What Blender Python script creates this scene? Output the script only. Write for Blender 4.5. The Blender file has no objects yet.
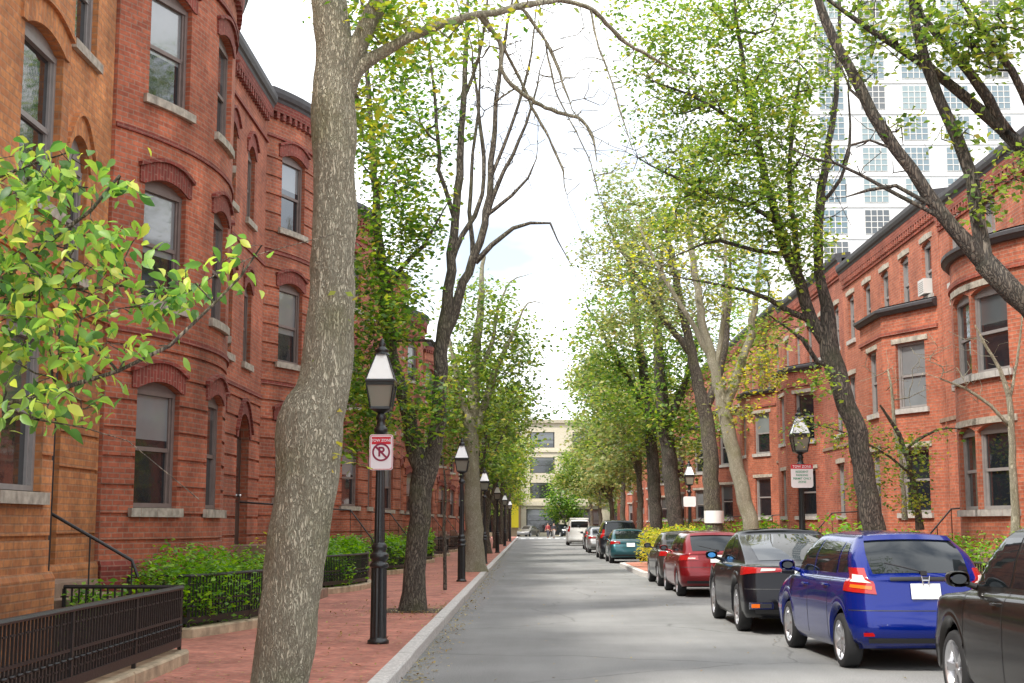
import bpy, bmesh, math, random
import numpy as np
from mathutils import Vector, Matrix, noise
R = math.radians
random.seed(7); rng = np.random.default_rng(11)
S = bpy.context.scene
COL = S.collection
# ------------------------------------------------------------------ camera, light
FPX, CX, CY, VX, VY, EYE = 1350.0, 512.0, 341.5, 530.0, 524.0, 1.62
PIT = math.atan((VY-CY)/FPX); YAW = math.atan((VX-CX)/math.hypot(FPX, VY-CY))
cd = bpy.data.cameras.new('camera'); cam = bpy.data.objects.new('camera', cd); COL.objects.link(cam)
cam.location = (0, 0, EYE); cam.rotation_euler = (R(90)+PIT, 0, YAW)
cd.sensor_width = 36; cd.lens = FPX/1024*36; cd.clip_end = 3000; cd.clip_start = .1
S.camera = cam
SUN_EL, SUN_AZ = 52, 222          # azimuth of the sun, clockwise from +Y (the street's direction)
W = bpy.data.worlds.new('World'); S.world = W; W.use_nodes = True
nt = W.node_tree; nt.nodes.clear()
def wn(t): return nt.nodes.new(t)
out = wn('ShaderNodeOutputWorld'); sky = wn('ShaderNodeTexSky'); sky.sky_type = 'NISHITA'; sky.sun_disc = False
sky.sun_elevation = R(SUN_EL); sky.sun_rotation = R(SUN_AZ); sky.air_density = 1.0; sky.dust_density = 3.0
bg1 = wn('ShaderNodeBackground'); bg1.inputs[1].default_value = .11; nt.links.new(sky.outputs[0], bg1.inputs[0])
bg2 = wn('ShaderNodeBackground'); bg2.inputs[0].default_value = (.93, .96, 1, 1); bg2.inputs[1].default_value = 1.12
tc = wn('ShaderNodeTexCoord'); ns = wn('ShaderNodeTexNoise'); ns.inputs['Scale'].default_value = 2.6; ns.inputs['Detail'].default_value = 6
mp = wn('ShaderNodeMapping'); mp.inputs['Scale'].default_value = (1, 1, 2.5); mp.inputs['Location'].default_value = (.3, 1.1, .2)
cr = wn('ShaderNodeValToRGB'); cr.color_ramp.elements[0].position = .33; cr.color_ramp.elements[1].position = .47
cr.color_ramp.elements[0].color = (.25, .25, .25, 1)
mx = wn('ShaderNodeMixShader')
nt.links.new(tc.outputs['Generated'], mp.inputs[0]); nt.links.new(mp.outputs[0], ns.inputs['Vector'])
nt.links.new(ns.outputs[0], cr.inputs[0]); nt.links.new(cr.outputs[0], mx.inputs[0])
nt.links.new(bg1.outputs[0], mx.inputs[1]); nt.links.new(bg2.outputs[0], mx.inputs[2]); nt.links.new(mx.outputs[0], out.inputs[0])
sd = bpy.data.lights.new('sun', 'SUN'); sd.energy = 2.5; sd.angle = R(6); sd.color = (1, .95, .87)
sun = bpy.data.objects.new('sun', sd); COL.objects.link(sun)
_d = Vector((math.sin(R(SUN_AZ))*math.cos(R(SUN_EL)), math.cos(R(SUN_AZ))*math.cos(R(SUN_EL)), math.sin(R(SUN_EL))))
sun.rotation_euler = _d.to_track_quat('Z', 'Y').to_euler(); sun.location = _d*60
S.view_settings.view_transform = 'Standard'; S.view_settings.look = 'None'; S.view_settings.gamma = 1
S.view_settings.exposure = 1.04
# ------------------------------------------------------------------ survey helpers (photo bearing + distance -> metres)
def ray(px, py):
    x, y, z = px-CX, CY-py, FPX
    fw = z*math.cos(PIT)-y*math.sin(PIT); up = z*math.sin(PIT)+y*math.cos(PIT)
    return x*math.cos(YAW)-fw*math.sin(YAW), x*math.sin(YAW)+fw*math.cos(YAW), up
def P(px, py, Y):
    r = ray(px, py); k = Y/r[1]; return (r[0]*k, Y, EYE+r[2]*k)
# ------------------------------------------------------------------ object helpers
def tag(o, label=None, cat=None, group=None, kind=None):
    if label: o['label'] = label
    if cat: o['category'] = cat
    if group: o['group'] = group
    if kind: o['kind'] = kind
    return o
def empty(name, loc=(0, 0, 0), rz=0, label=None, cat=None, group=None):
    o = bpy.data.objects.new(name, None); COL.objects.link(o); o.location = loc; o.rotation_euler = (0, 0, rz)
    o.empty_display_size = .2
    return tag(o, label, cat, group)
class MB:
    """collects faces, then links them as one mesh object"""
    def __init__(s): s.v = []; s.f = []; s.uv = []; s.mi = []; s.sm = []
    def face(s, pts, uv=None, mi=0, smooth=False):
        b = len(s.v); s.v += [tuple(p) for p in pts]; s.f.append(tuple(range(b, b+len(pts))))
        s.uv.append(uv if uv else [(p[0]+p[1], p[2]) for p in pts]); s.mi.append(mi); s.sm.append(smooth)
    def grid(s, rows, mi=0, smooth=True, closed=False, uv=None):
        b = len(s.v); n = len(rows[0])
        for r in rows: s.v += [tuple(p) for p in r]
        for i in range(len(rows)-1):
            for j in range(n if closed else n-1):
                k = (j+1) % n
                q = (b+i*n+j, b+i*n+k, b+(i+1)*n+k, b+(i+1)*n+j)
                s.f.append(q); s.mi.append(mi); s.sm.append(smooth)
                if uv: s.uv.append([uv[i][j], uv[i][j+1], uv[i+1][j+1], uv[i+1][j]])
                else: s.uv.append([(s.v[t][0]+s.v[t][1], s.v[t][2]) for t in q])
    def box(s, c, sz, rz=0, mi=0, M=None, taper=1):
        x, y, z = sz[0]/2, sz[1]/2, sz[2]/2
        co = [(-x, -y, -z), (x, -y, -z), (x, y, -z), (-x, y, -z), (-x*taper, -y*taper, z), (x*taper, -y*taper, z), (x*taper, y*taper, z), (-x*taper, y*taper, z)]
        ca, sa = math.cos(rz), math.sin(rz)
        co = [(c[0]+a*ca-b*sa, c[1]+a*sa+b*ca, c[2]+d) for a, b, d in co]
        if M: co = [tuple(M @ Vector(p)) for p in co]
        for q in ((3, 2, 1, 0), (4, 5, 6, 7), (0, 1, 5, 4), (1, 2, 6, 5), (2, 3, 7, 6), (3, 0, 4, 7)):
            s.face([co[i] for i in q], mi=mi)
    def tube(s, pts, rad, k=8, mi=0, cap=True, smooth=True):
        pts = [Vector(p) for p in pts]
        if not hasattr(rad, '__len__'): rad = [rad]*len(pts)
        rows = []; up = None
        for i, p in enumerate(pts):
            d = (pts[min(i+1, len(pts)-1)]-pts[max(i-1, 0)])
            if d.length < 1e-9: d = Vector((0, 0, 1))
            d.normalize()
            if up is None: up = d.orthogonal().normalized()
            up = (up-d*up.dot(d))
            if up.length < 1e-6: up = d.orthogonal()
            up.normalize(); w = d.cross(up)
            rows.append([p+(up*math.cos(2*math.pi*j/k)+w*math.sin(2*math.pi*j/k))*rad[i] for j in range(k)])
        s.grid(rows, mi, smooth, True)
        if cap:
            s.face(rows[0][::-1], mi=mi); s.face(rows[-1], mi=mi)
    def lathe(s, prof, c=(0, 0, 0), k=20, mi=0, M=None, smooth=True, rot=0):
        rows = []
        for r, z in prof:
            row = [(c[0]+r*math.cos(2*math.pi*j/k+rot), c[1]+r*math.sin(2*math.pi*j/k+rot), c[2]+z) for j in range(k)]
            if M: row = [tuple(M @ Vector(p)) for p in row]
            rows.append(row)
        s.grid(rows, mi, smooth, True)
    def build(s, name, mats, parent=None, loc=None):
        me = bpy.data.meshes.new(name); me.from_pydata(s.v, [], s.f)
        if not isinstance(mats, (list, tuple)): mats = [mats]
        for m in mats: me.materials.append(m)
        me.polygons.foreach_set('material_index', s.mi); me.polygons.foreach_set('use_smooth', s.sm)
        ul = me.uv_layers.new(name='UVMap'); ul.data.foreach_set('uv', np.array([c for f in s.uv for uv in f for c in uv], dtype=np.float32))
        me.update()
        o = bpy.data.objects.new(name, me); COL.objects.link(o)
        if parent: o.parent = parent
        if loc: o.location = loc
        return o
def copy_tree(o, parent=None):
    c = o.copy(); COL.objects.link(c)
    if parent: c.parent = parent
    for ch in o.children: copy_tree(ch, c)
    return c
# ------------------------------------------------------------------ materials
def newmat(name):
    m = bpy.data.materials.new(name); m.use_nodes = True
    return m, m.node_tree, m.node_tree.nodes['Principled BSDF']
def simple(name, col, rough=.6, metal=0, noise=0, nscale=8, bump=0, coat=0, spec=None, bscale=None):
    m, t, b = newmat(name); c4 = (*col, 1)
    b.inputs['Base Color'].default_value = c4; b.inputs['Roughness'].default_value = rough; b.inputs['Metallic'].default_value = metal
    b.inputs['Coat Weight'].default_value = coat; b.inputs['Coat Roughness'].default_value = .04
    if spec is not None: b.inputs['Specular IOR Level'].default_value = spec
    if noise or bump:
        tc = t.nodes.new('ShaderNodeTexCoord'); n = t.nodes.new('ShaderNodeTexNoise'); n.inputs['Scale'].default_value = nscale; n.inputs['Detail'].default_value = 6
        t.links.new(tc.outputs['Object'], n.inputs['Vector'])
        if noise:
            r = t.nodes.new('ShaderNodeValToRGB'); r.color_ramp.elements[0].position = .3; r.color_ramp.elements[1].position = .7
            r.color_ramp.elements[0].color = (*[x*(1-noise) for x in col], 1); r.color_ramp.elements[1].color = (*[min(1, x*(1+noise)) for x in col], 1)
            t.links.new(n.outputs[0], r.inputs[0]); t.links.new(r.outputs[0], b.inputs['Base Color'])
        if bump:
            n2 = n
            if bscale:
                n2 = t.nodes.new('ShaderNodeTexNoise'); n2.inputs['Scale'].default_value = bscale; n2.inputs['Detail'].default_value = 4
                t.links.new(tc.outputs['Object'], n2.inputs['Vector'])
            bp = t.nodes.new('ShaderNodeBump'); bp.inputs['Strength'].default_value = bump; bp.inputs['Distance'].default_value = .02
            t.links.new(n2.outputs[0], bp.inputs['Height']); t.links.new(bp.outputs[0], b.inputs['Normal'])
    return m
def brick(name, c1, c2, mortar, stain=.35, w=.215, h=.075, ms=.011, coord='UV', squash=1, rot=0, bump=.5, seed=0, rough=.85):
    m, t, b = newmat(name); N = t.nodes.new; L = t.links.new
    tc = N('ShaderNodeTexCoord'); mp = N('ShaderNodeMapping'); mp.inputs['Rotation'].default_value = (0, 0, rot)
    L(tc.outputs[coord], mp.inputs[0])
    br = N('ShaderNodeTexBrick'); br.inputs['Scale'].default_value = 1; br.inputs['Brick Width'].default_value = w; br.inputs['Row Height'].default_value = h
    br.inputs['Mortar Size'].default_value = ms; br.inputs['Mortar Smooth'].default_value = .3; br.inputs['Bias'].default_value = -.1
    br.inputs['Color1'].default_value = (*c1, 1); br.inputs['Color2'].default_value = (*c2, 1); br.inputs['Mortar'].default_value = (*mortar, 1)
    L(mp.outputs[0], br.inputs['Vector'])
    n = N('ShaderNodeTexNoise'); n.inputs['Scale'].default_value = .9; n.inputs['Detail'].default_value = 8; n.inputs['Roughness'].default_value = .65
    n.noise_dimensions = '4D'; n.inputs['W'].default_value = seed
    L(tc.outputs['Object'], n.inputs['Vector'])
    r = N('ShaderNodeValToRGB'); r.color_ramp.elements[0].position = .3; r.color_ramp.elements[1].position = .7
    r.color_ramp.elements[0].color = (1-stain, 1-stain, 1-stain, 1); r.color_ramp.elements[1].color = (1+stain*.5,)*3+(1,)
    L(n.outputs[0], r.inputs[0])
    mps = N('ShaderNodeMapping'); mps.inputs['Scale'].default_value = (2.2, 2.2, .22); L(tc.outputs['Object'], mps.inputs[0])
    n4 = N('ShaderNodeTexNoise'); n4.inputs['Scale'].default_value = 1; n4.inputs['Detail'].default_value = 6; L(mps.outputs[0], n4.inputs['Vector'])
    r4 = N('ShaderNodeMapRange'); r4.inputs[1].default_value = .35; r4.inputs[2].default_value = .62; r4.inputs[3].default_value = 1-stain*.45; r4.inputs[4].default_value = 1.08; L(n4.outputs[0], r4.inputs[0])
    n3 = N('ShaderNodeTexNoise'); n3.inputs['Scale'].default_value = 14; n3.inputs['Detail'].default_value = 5; L(tc.outputs['Object'], n3.inputs['Vector'])
    r3 = N('ShaderNodeMapRange'); r3.inputs[1].default_value = .3; r3.inputs[2].default_value = .7; r3.inputs[3].default_value = .78; r3.inputs[4].default_value = 1.2; L(n3.outputs[0], r3.inputs[0])
    mu = N('ShaderNodeMix'); mu.data_type = 'RGBA'; mu.blend_type = 'MULTIPLY'; mu.inputs[0].default_value = 1
    L(br.outputs['Color'], mu.inputs[6]); L(r.outputs[0], mu.inputs[7])
    mu2 = N('ShaderNodeMix'); mu2.data_type = 'RGBA'; mu2.blend_type = 'MULTIPLY'; mu2.inputs[0].default_value = 1
    m34 = N('ShaderNodeMath'); m34.operation = 'MULTIPLY'; L(r3.outputs[0], m34.inputs[0]); L(r4.outputs[0], m34.inputs[1]); L(mu.outputs[2], mu2.inputs[6]); L(m34.outputs[0], mu2.inputs[7]); L(mu2.outputs[2], b.inputs['Base Color'])
    b.inputs['Roughness'].default_value = rough
    bp = N('ShaderNodeBump'); bp.inputs['Strength'].default_value = bump; bp.inputs['Distance'].default_value = .01; bp.invert = True
    L(br.outputs['Fac'], bp.inputs['Height']); L(bp.outputs[0], b.inputs['Normal'])
    return m
def leafmat(name, cols, trans=.45, val=2.1):
    """cols: list of (position, rgb)"""
    m, t, b = newmat(name); N = t.nodes.new; L = t.links.new
    g = N('ShaderNodeNewGeometry'); r = N('ShaderNodeValToRGB'); e = r.color_ramp.elements
    while len(e) < len(cols): e.new(.5)
    for i, (p, c) in enumerate(cols): e[i].position = p; e[i].color = (*c, 1)
    L(g.outputs['Random Per Island'], r.inputs[0])
    tr = N('ShaderNodeBsdfTranslucent'); hs = N('ShaderNodeHueSaturation'); hs.inputs['Saturation'].default_value = 1.1; hs.inputs['Value'].default_value = val
    L(r.outputs[0], hs.inputs['Color']); L(hs.outputs[0], tr.inputs[0]); L(r.outputs[0], b.inputs['Base Color'])
    b.inputs['Roughness'].default_value = .45
    mx = N('ShaderNodeMixShader'); mx.inputs[0].default_value = trans; L(b.outputs[0], mx.inputs[1]); L(tr.outputs[0], mx.inputs[2])
    L(mx.outputs[0], t.nodes['Material Output'].inputs[0])
    return m
def barkmat(name, c1, c2, scale=14, bump=1, moss=(.12, .13, .05)):
    m, t, b = newmat(name); N = t.nodes.new; L = t.links.new
    tc = N('ShaderNodeTexCoord'); mp = N('ShaderNodeMapping'); mp.inputs['Scale'].default_value = (1, 1, .22); L(tc.outputs['Object'], mp.inputs[0])
    v = N('ShaderNodeTexVoronoi'); v.feature = 'DISTANCE_TO_EDGE'; v.inputs['Scale'].default_value = scale*1.9; 
    n = N('ShaderNodeTexNoise'); n.inputs['Scale'].default_value = scale; n.inputs['Detail'].default_value = 8; n.inputs['Distortion'].default_value = .8
    va = N('ShaderNodeVectorMath'); va.operation = 'MULTIPLY_ADD'; va.inputs[1].default_value = (.12, .12, .12)
    L(mp.outputs[0], n.inputs['Vector']); L(n.outputs['Color'], va.inputs[0]); L(mp.outputs[0], va.inputs[2]); L(va.outputs[0], v.inputs['Vector'])
    mr = N('ShaderNodeMapRange'); mr.inputs[1].default_value = 0; mr.inputs[2].default_value = .22; L(v.outputs['Distance'], mr.inputs[0])
    mm = N('ShaderNodeMath'); mm.operation = 'MULTIPLY'; L(mr.outputs[0], mm.inputs[0]); L(n.outputs[0], mm.inputs[1])
    r = N('ShaderNodeValToRGB'); e = r.color_ramp.elements; e[0].position = .1; e[1].position = .6; e[0].color = (*c1, 1); e[1].color = (*c2, 1)
    L(mm.outputs[0], r.inputs[0])
    n2 = N('ShaderNodeTexNoise'); n2.inputs['Scale'].default_value = 1.7; n2.inputs['Detail'].default_value = 5; L(tc.outputs['Object'], n2.inputs['Vector'])
    r2 = N('ShaderNodeMapRange'); r2.inputs[1].default_value = .5; r2.inputs[2].default_value = .72; r2.inputs[4].default_value = .55; L(n2.outputs[0], r2.inputs[0])
    mx = N('ShaderNodeMix'); mx.data_type = 'RGBA'; L(r2.outputs[0], mx.inputs[0]); L(r.outputs[0], mx.inputs[6]); mx.inputs[7].default_value = (*moss, 1)
    L(mx.outputs[2], b.inputs['Base Color']); b.inputs['Roughness'].default_value = .9
    bp = N('ShaderNodeBump'); bp.inputs['Strength'].default_value = bump; bp.inputs['Distance'].default_value = .03
    L(mm.outputs[0], bp.inputs['Height']); L(bp.outputs[0], b.inputs['Normal'])
    return m
M = {}
M['brick_red'] = brick('brick_red', (.47, .13, .062), (.33, .078, .038), (.35, .18, .12), seed=1, stain=.5)
M['brick_red_pale'] = brick('brick_red_pale', (.47, .14, .068), (.34, .085, .044), (.37, .19, .13), seed=2, stain=.5)
M['brick_orange'] = brick('brick_orange', (.56, .225, .075), (.40, .14, .048), (.40, .2, .10), seed=3, stain=.45, w=.23, h=.085)
M['brick_east'] = brick('brick_east', (.46, .135, .068), (.33, .082, .042), (.36, .18, .12), seed=4, stain=.35)
M['brick_east_b'] = brick('brick_east_b', (.43, .12, .062), (.29, .068, .038), (.34, .17, .12), seed=5, stain=.4)
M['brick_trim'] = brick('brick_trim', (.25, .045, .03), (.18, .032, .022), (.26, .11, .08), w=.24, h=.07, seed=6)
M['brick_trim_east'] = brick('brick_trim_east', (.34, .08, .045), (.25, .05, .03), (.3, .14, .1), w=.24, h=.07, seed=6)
M['paver'] = brick('paver', (.56, .215, .15), (.42, .14, .095), (.38, .23, .17), w=.2, h=.1, ms=.007, coord='Object', rot=R(45), bump=.3, stain=.4, seed=8)
M['stone_sill'] = simple('stone_sill', (.36, .32, .26), .85, noise=.35, nscale=9, bump=.4)
M['sandstone'] = simple('sandstone', (.42, .33, .22), .85, noise=.35, nscale=5, bump=.4, bscale=20)
M['brownstone'] = simple('brownstone', (.25, .17, .12), .85, noise=.3, nscale=6, bump=.3)
M['granite'] = simple('granite', (.54, .52, .49), .8, noise=.3, nscale=30, bump=.3)
M['frame_paint'] = simple('frame_paint', (.17, .13, .115), .55, noise=.1)
M['frame_grey'] = simple('frame_grey', (.25, .23, .22), .5, noise=.1)
M['frame_dark'] = simple('frame_dark', (.03, .028, .027), .45)
M['frame_white'] = simple('frame_white', (.6, .58, .55), .5)
M['cornice_dark'] = simple('cornice_dark', (.045, .042, .045), .6, noise=.2)
M['cornice_stone'] = simple('cornice_stone', (.4, .38, .35), .7, noise=.2)
M['roof_tar'] = simple('roof_tar', (.05, .05, .052), .9, noise=.2)
M['glass'] = simple('glass', (.012, .016, .02), .03, spec=1.0, coat=.5, bump=.12, nscale=2.2)
M['glass_blind'] = simple('glass_blind', (.185, .20, .205), .12, spec=.8, coat=1, noise=.12, nscale=1.5)
M['glass_mid'] = simple('glass_mid', (.075, .085, .09), .06, spec=.9, coat=1)
M['glass_blue'] = simple('glass_blue', (.11, .17, .20), .05, spec=1, coat=1)
M['glass_tint'] = simple('glass_tint', (.2, .27, .28), .08, spec=1, coat=1)
M['door_dark'] = simple('door_dark', (.05, .035, .03), .4)
M['iron'] = simple('iron', (.014, .013, .013), .45, noise=.3, bump=.2, nscale=40)
M['iron_green'] = simple('iron_green', (.012, .015, .016), .38, noise=.3, bump=.15, nscale=30, coat=.3)
M['wet_soil'] = simple('wet_soil', (.07, .045, .03), .95, noise=.5, nscale=15, bump=1)
M['cream'] = simple('cream', (.50, .45, .35), .8, noise=.12)
M['white_panel'] = simple('white_panel', (.78, .78, .78), .7, noise=.04, nscale=.5)
# asphalt
def asphalt():
    m, t, b = newmat('asphalt'); N = t.nodes.new; L = t.links.new
    tc = N('ShaderNodeTexCoord')
    n = N('ShaderNodeTexNoise'); n.inputs['Scale'].default_value = 70; n.inputs['Detail'].default_value = 6; L(tc.outputs['Object'], n.inputs['Vector'])
    mp = N('ShaderNodeMapping'); mp.inputs['Scale'].default_value = (1.4, .12, 1); L(tc.outputs['Object'], mp.inputs[0])
    n2 = N('ShaderNodeTexNoise'); n2.inputs['Scale'].default_value = 1; n2.inputs['Detail'].default_value = 7; n2.inputs['Roughness'].default_value = .6; L(mp.outputs[0], n2.inputs['Vector'])
    n3 = N('ShaderNodeTexNoise'); n3.inputs['Scale'].default_value = .6; n3.inputs['Detail'].default_value = 9; L(tc.outputs['Object'], n3.inputs['Vector'])
    a = N('ShaderNodeMapRange'); a.inputs[1].default_value = .25; a.inputs[2].default_value = .75; a.inputs[3].default_value = .12; a.inputs[4].default_value = .32; L(n.outputs[0], a.inputs[0])
    c = N('ShaderNodeMapRange'); c.inputs[1].default_value = .3; c.inputs[2].default_value = .7; c.inputs[3].default_value = .88; c.inputs[4].default_value = 1.08; L(n2.outputs[0], c.inputs[0])
    d = N('ShaderNodeMapRange'); d.inputs[1].default_value = .35; d.inputs[2].default_value = .65; d.inputs[3].default_value = .85; d.inputs[4].default_value = 1.1; L(n3.outputs[0], d.inputs[0])
    v = N('ShaderNodeTexVoronoi'); v.feature = 'DISTANCE_TO_EDGE'; v.inputs['Scale'].default_value = .22
    vm = N('ShaderNodeVectorMath'); vm.operation = 'MULTIPLY_ADD'; vm.inputs[1].default_value = (1.1, 1.1, 0); L(n3.outputs['Color'], vm.inputs[0]); L(tc.outputs['Object'], vm.inputs[2]); L(vm.outputs[0], v.inputs['Vector'])
    vr = N('ShaderNodeMapRange'); vr.inputs[1].default_value = .0; vr.inputs[2].default_value = .006; vr.inputs[3].default_value = .62; vr.inputs[4].default_value = 1; L(v.outputs['Distance'], vr.inputs[0])
    m1 = N('ShaderNodeMath'); m1.operation = 'MULTIPLY'; L(a.outputs[0], m1.inputs[0]); L(c.outputs[0], m1.inputs[1])
    m2 = N('ShaderNodeMath'); m2.operation = 'MULTIPLY'; L(m1.outputs[0], m2.inputs[0]); L(d.outputs[0], m2.inputs[1])
    m3 = N('ShaderNodeMath'); m3.operation = 'MULTIPLY'; L(m2.outputs[0], m3.inputs[0]); L(vr.outputs[0], m3.inputs[1])
    co = N('ShaderNodeCombineColor'); mb = N('ShaderNodeMath'); mb.operation = 'MULTIPLY'; mb.inputs[1].default_value = .97
    L(m3.outputs[0], co.inputs[0]); L(m3.outputs[0], co.inputs[1]); L(m3.outputs[0], mb.inputs[0]); L(mb.outputs[0], co.inputs[2]); L(co.outputs[0], b.inputs['Base Color'])
    b.inputs['Roughness'].default_value = .85
    bp = N('ShaderNodeBump'); bp.inputs['Strength'].default_value = .35; bp.inputs['Distance'].default_value = .01; L(n.outputs[0], bp.inputs['Height']); L(bp.outputs[0], b.inputs['Normal'])
    return m
M['asphalt'] = asphalt()
M['concrete'] = simple('concrete', (.34, .33, .31), .85, noise=.2, nscale=3, bump=.2, bscale=60)
M['grassland'] = simple('grassland', (.12, .12, .1), .95, noise=.2, nscale=.1)
M['bark_pale'] = barkmat('bark_pale', (.31, .285, .205), (.56, .52, .39), 24, 1, (.2, .2, .08))
M['bark'] = barkmat('bark', (.06, .05, .04), (.22, .19, .145), 16, .9, (.12, .12, .05))
M['bark_dark'] = barkmat('bark_dark', (.035, .030, .026), (.15, .125, .10), 14, .8, (.05, .055, .03))
M['leaf_fresh'] = leafmat('leaf_fresh', [(0, (.05, .125, .02)), (.35, (.15, .25, .035)), (.75, (.28, .36, .05)), (.97, (.40, .35, .06))], .48, 1.9)
M['leaf_near'] = leafmat('leaf_near', [(0, (.04, .12, .03)), (.32, (.13, .27, .06)), (.66, (.26, .42, .075)), (1, (.48, .50, .1))], .45, 2.0)
M['leaf_deep'] = leafmat('leaf_deep', [(0, (.035, .095, .018)), (.45, (.10, .20, .03)), (.8, (.20, .31, .04)), (1, (.34, .34, .05))], .45)
M['leaf_mid'] = leafmat('leaf_mid', [(0, (.05, .11, .022)), (.4, (.14, .225, .04)), (.8, (.25, .32, .055)), (.95, (.32, .34, .07)), (1, (.42, .36, .09))], .45, 1.9)
M['leaf_pale'] = leafmat('leaf_pale', [(0, (.10, .15, .05)), (.5, (.22, .27, .08)), (.85, (.33, .33, .11)), (1, (.38, .30, .13))], .45, 1.8)
M['leaf_yellow'] = leafmat('leaf_yellow', [(0, (.17, .22, .03)), (.5, (.36, .38, .05)), (1, (.55, .45, .07))], .5)
M['leaf_hedge'] = leafmat('leaf_hedge', [(0, (.05, .15, .015)), (.5, (.14, .30, .025)), (1, (.28, .46, .04))], .4)
M['litter'] = leafmat('litter', [(0, (.3, .2, .05)), (.5, (.42, .33, .08)), (1, (.2, .1, .04))], .1)
def paint(name, col, metal=.35, rough=.32):
    m = simple(name, col, rough, metal, coat=.75, spec=.15); return m
M['tyre'] = simple('tyre', (.016, .016, .017), .8)
M['rim'] = simple('rim', (.62, .62, .64), .28, .9)
M['plastic'] = simple('plastic', (.018, .018, .02), .5)
M['underbody'] = simple('underbody', (.008, .008, .008), .9)
M['car_glass'] = simple('car_glass', (.010, .013, .015), .03, spec=.55)
M['mirror_dark'] = simple('mirror_dark', (.04, .045, .05), .25)
M['lamp_red'] = simple('lamp_red', (.36, .008, .008), .15, coat=1)
M['lamp_clear'] = simple('lamp_clear', (.7, .66, .6), .15, coat=1)
M['lamp_orange'] = simple('lamp_orange', (.7, .14, .01), .2, coat=1)
M['plate'] = simple('plate', (.82, .82, .8), .4)
M['chrome'] = simple('chrome', (.7, .7, .7), .12, 1)
M['lamp_glass'] = simple('lamp_glass', (.2, .22, .18), .12, spec=.8, coat=.6)
M['lamp_roof'] = simple('lamp_roof', (.88, .88, .87), .25, coat=1)
M['sign_white'] = simple('sign_white', (.82, .78, .80), .45)
M['sign_red'] = simple('sign_red', (.6, .015, .03), .45)
M['sign_maroon'] = simple('sign_maroon', (.25, .01, .05), .5)
M['sign_green'] = simple('sign_green', (.03, .3, .16), .5)
M['yellow'] = simple('yellow', (.85, .68, .02), .5)
# ------------------------------------------------------------------ the ground
def slab(name, pts, z0, z1, mat, label):
    b = MB(); n = len(pts)
    b.face([(x, y, z1) for x, y in pts])
    for i in range(n):
        p, q = pts[i], pts[(i+1) % n]
        b.face([(p[0], p[1], z0), (q[0], q[1], z0), (q[0], q[1], z1), (p[0], p[1], z1)])
    o = b.build(name, mat); tag(o, label, kind='structure'); return o
slab('ground', [(-900, -900), (900, -900), (900, 900), (-900, 900)], -.3, -.012, M['grassland'], 'flat city ground spreading to the horizon')
slab('road', [(-1.36, -12), (5.35, -12), (5.6, 60), (5.7, 160), (60, 160), (60, 176), (-60, 176), (-60, 160), (-1.36, 160)], -.1, 0, M['asphalt'], 'grey asphalt street with fine cracks running to the cross street')
KW = .17
slab('pavement', [(-12, -12), (-1.36-KW, -12), (-1.36-KW, 160), (-12, 160)], -.1, .14, M['paver'], 'red brick pavement along the houses on the left')
BUMP = [(5.35+KW, -12), (5.5, 40.2), (4.9, 41.2), (3.75, 42), (3.62, 43), (3.62, 52.5), (3.9, 53.4), (5.6+KW, 54.6), (5.7+KW, 160)]
slab('pavement', BUMP+[(14, 160), (14, -12)], -.1, .14, M['paver'], 'red brick pavement on the right with planted bump-out')
def sweep(b, path, prof, mi=0, smooth=False, flip=1, closed=True):
    """path: [(x,y)], prof: [(offset to the right of travel * flip, z)]"""
    n = len(path); cols = []
    for i in range(n):
        d0 = Vector(path[i])-Vector(path[i-1]) if i else Vector(path[1])-Vector(path[0])
        d1 = Vector(path[i+1])-Vector(path[i]) if i < n-1 else d0
        if i == 0: d0 = d1
        d0 = d0.normalized(); d1 = d1.normalized()
        n0 = Vector((d0.y, -d0.x)); n1 = Vector((d1.y, -d1.x)); m = (n0+n1)
        if m.length < .3: m = n0
        m.normalize(); k = 1/max(.4, m.dot(n0))
        cols.append([(path[i][0]+m.x*o*k*flip, path[i][1]+m.y*o*k*flip, z) for o, z in prof])
    if closed: cols = [c+[c[0]] for c in cols]
    s = 0
    for i in range(n-1):
        l = (Vector(path[i+1])-Vector(path[i])).length
        for j in range(len(cols[0])-1):
            a, c, d, e = cols[i][j], cols[i+1][j], cols[i+1][j+1], cols[i][j+1]
            b.face([a, c, d, e], uv=[(s, a[2]), (s+l, c[2]), (s+l, d[2]), (s, e[2])], mi=mi, smooth=smooth)
        s += l
    b.face(cols[0][:len(prof)][::-1], mi=mi); b.face(cols[-1][:len(prof)], mi=mi)
def kerb(path, label, seed):
    b = MB(); rr = random.Random(seed)
    # separate granite stones with thin open joints
    P2 = [Vector(p) for p in path]
    for i in range(len(P2)-1):
        d = P2[i+1]-P2[i]; L = d.length; t = 0
        while t < L-.05:
            e = min(L, t+rr.uniform(1.7, 2.4)); a = P2[i]+d*(t/L); c = P2[i]+d*((e-.012)/L); dz = rr.uniform(-.004, .004); w = rr.uniform(-.006, .006)
            sweep(b, [tuple(a), tuple(c)], [(0+w, -.1), (0+w, .13+dz), (.012+w, .146+dz), (KW, .147+dz), (KW, -.1)], flip=kerb.flip)
            t = e
    o = b.build('kerb', M['granite']); tag(o, label, kind='structure')
kerb.flip = -1
kerb([(-1.36, -8), (-1.36, 160)], 'pale granite kerb along the left pavement', 1)
kerb.flip = 1
kerb([(5.35, -8), (5.5-KW, 40), (4.8, 41), (3.62, 41.9), (3.45, 43), (3.45, 52.6), (3.8, 53.5), (5.6, 54.9), (5.7, 160)], 'pale granite kerb on the right curving round the bump-out', 2)
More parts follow.
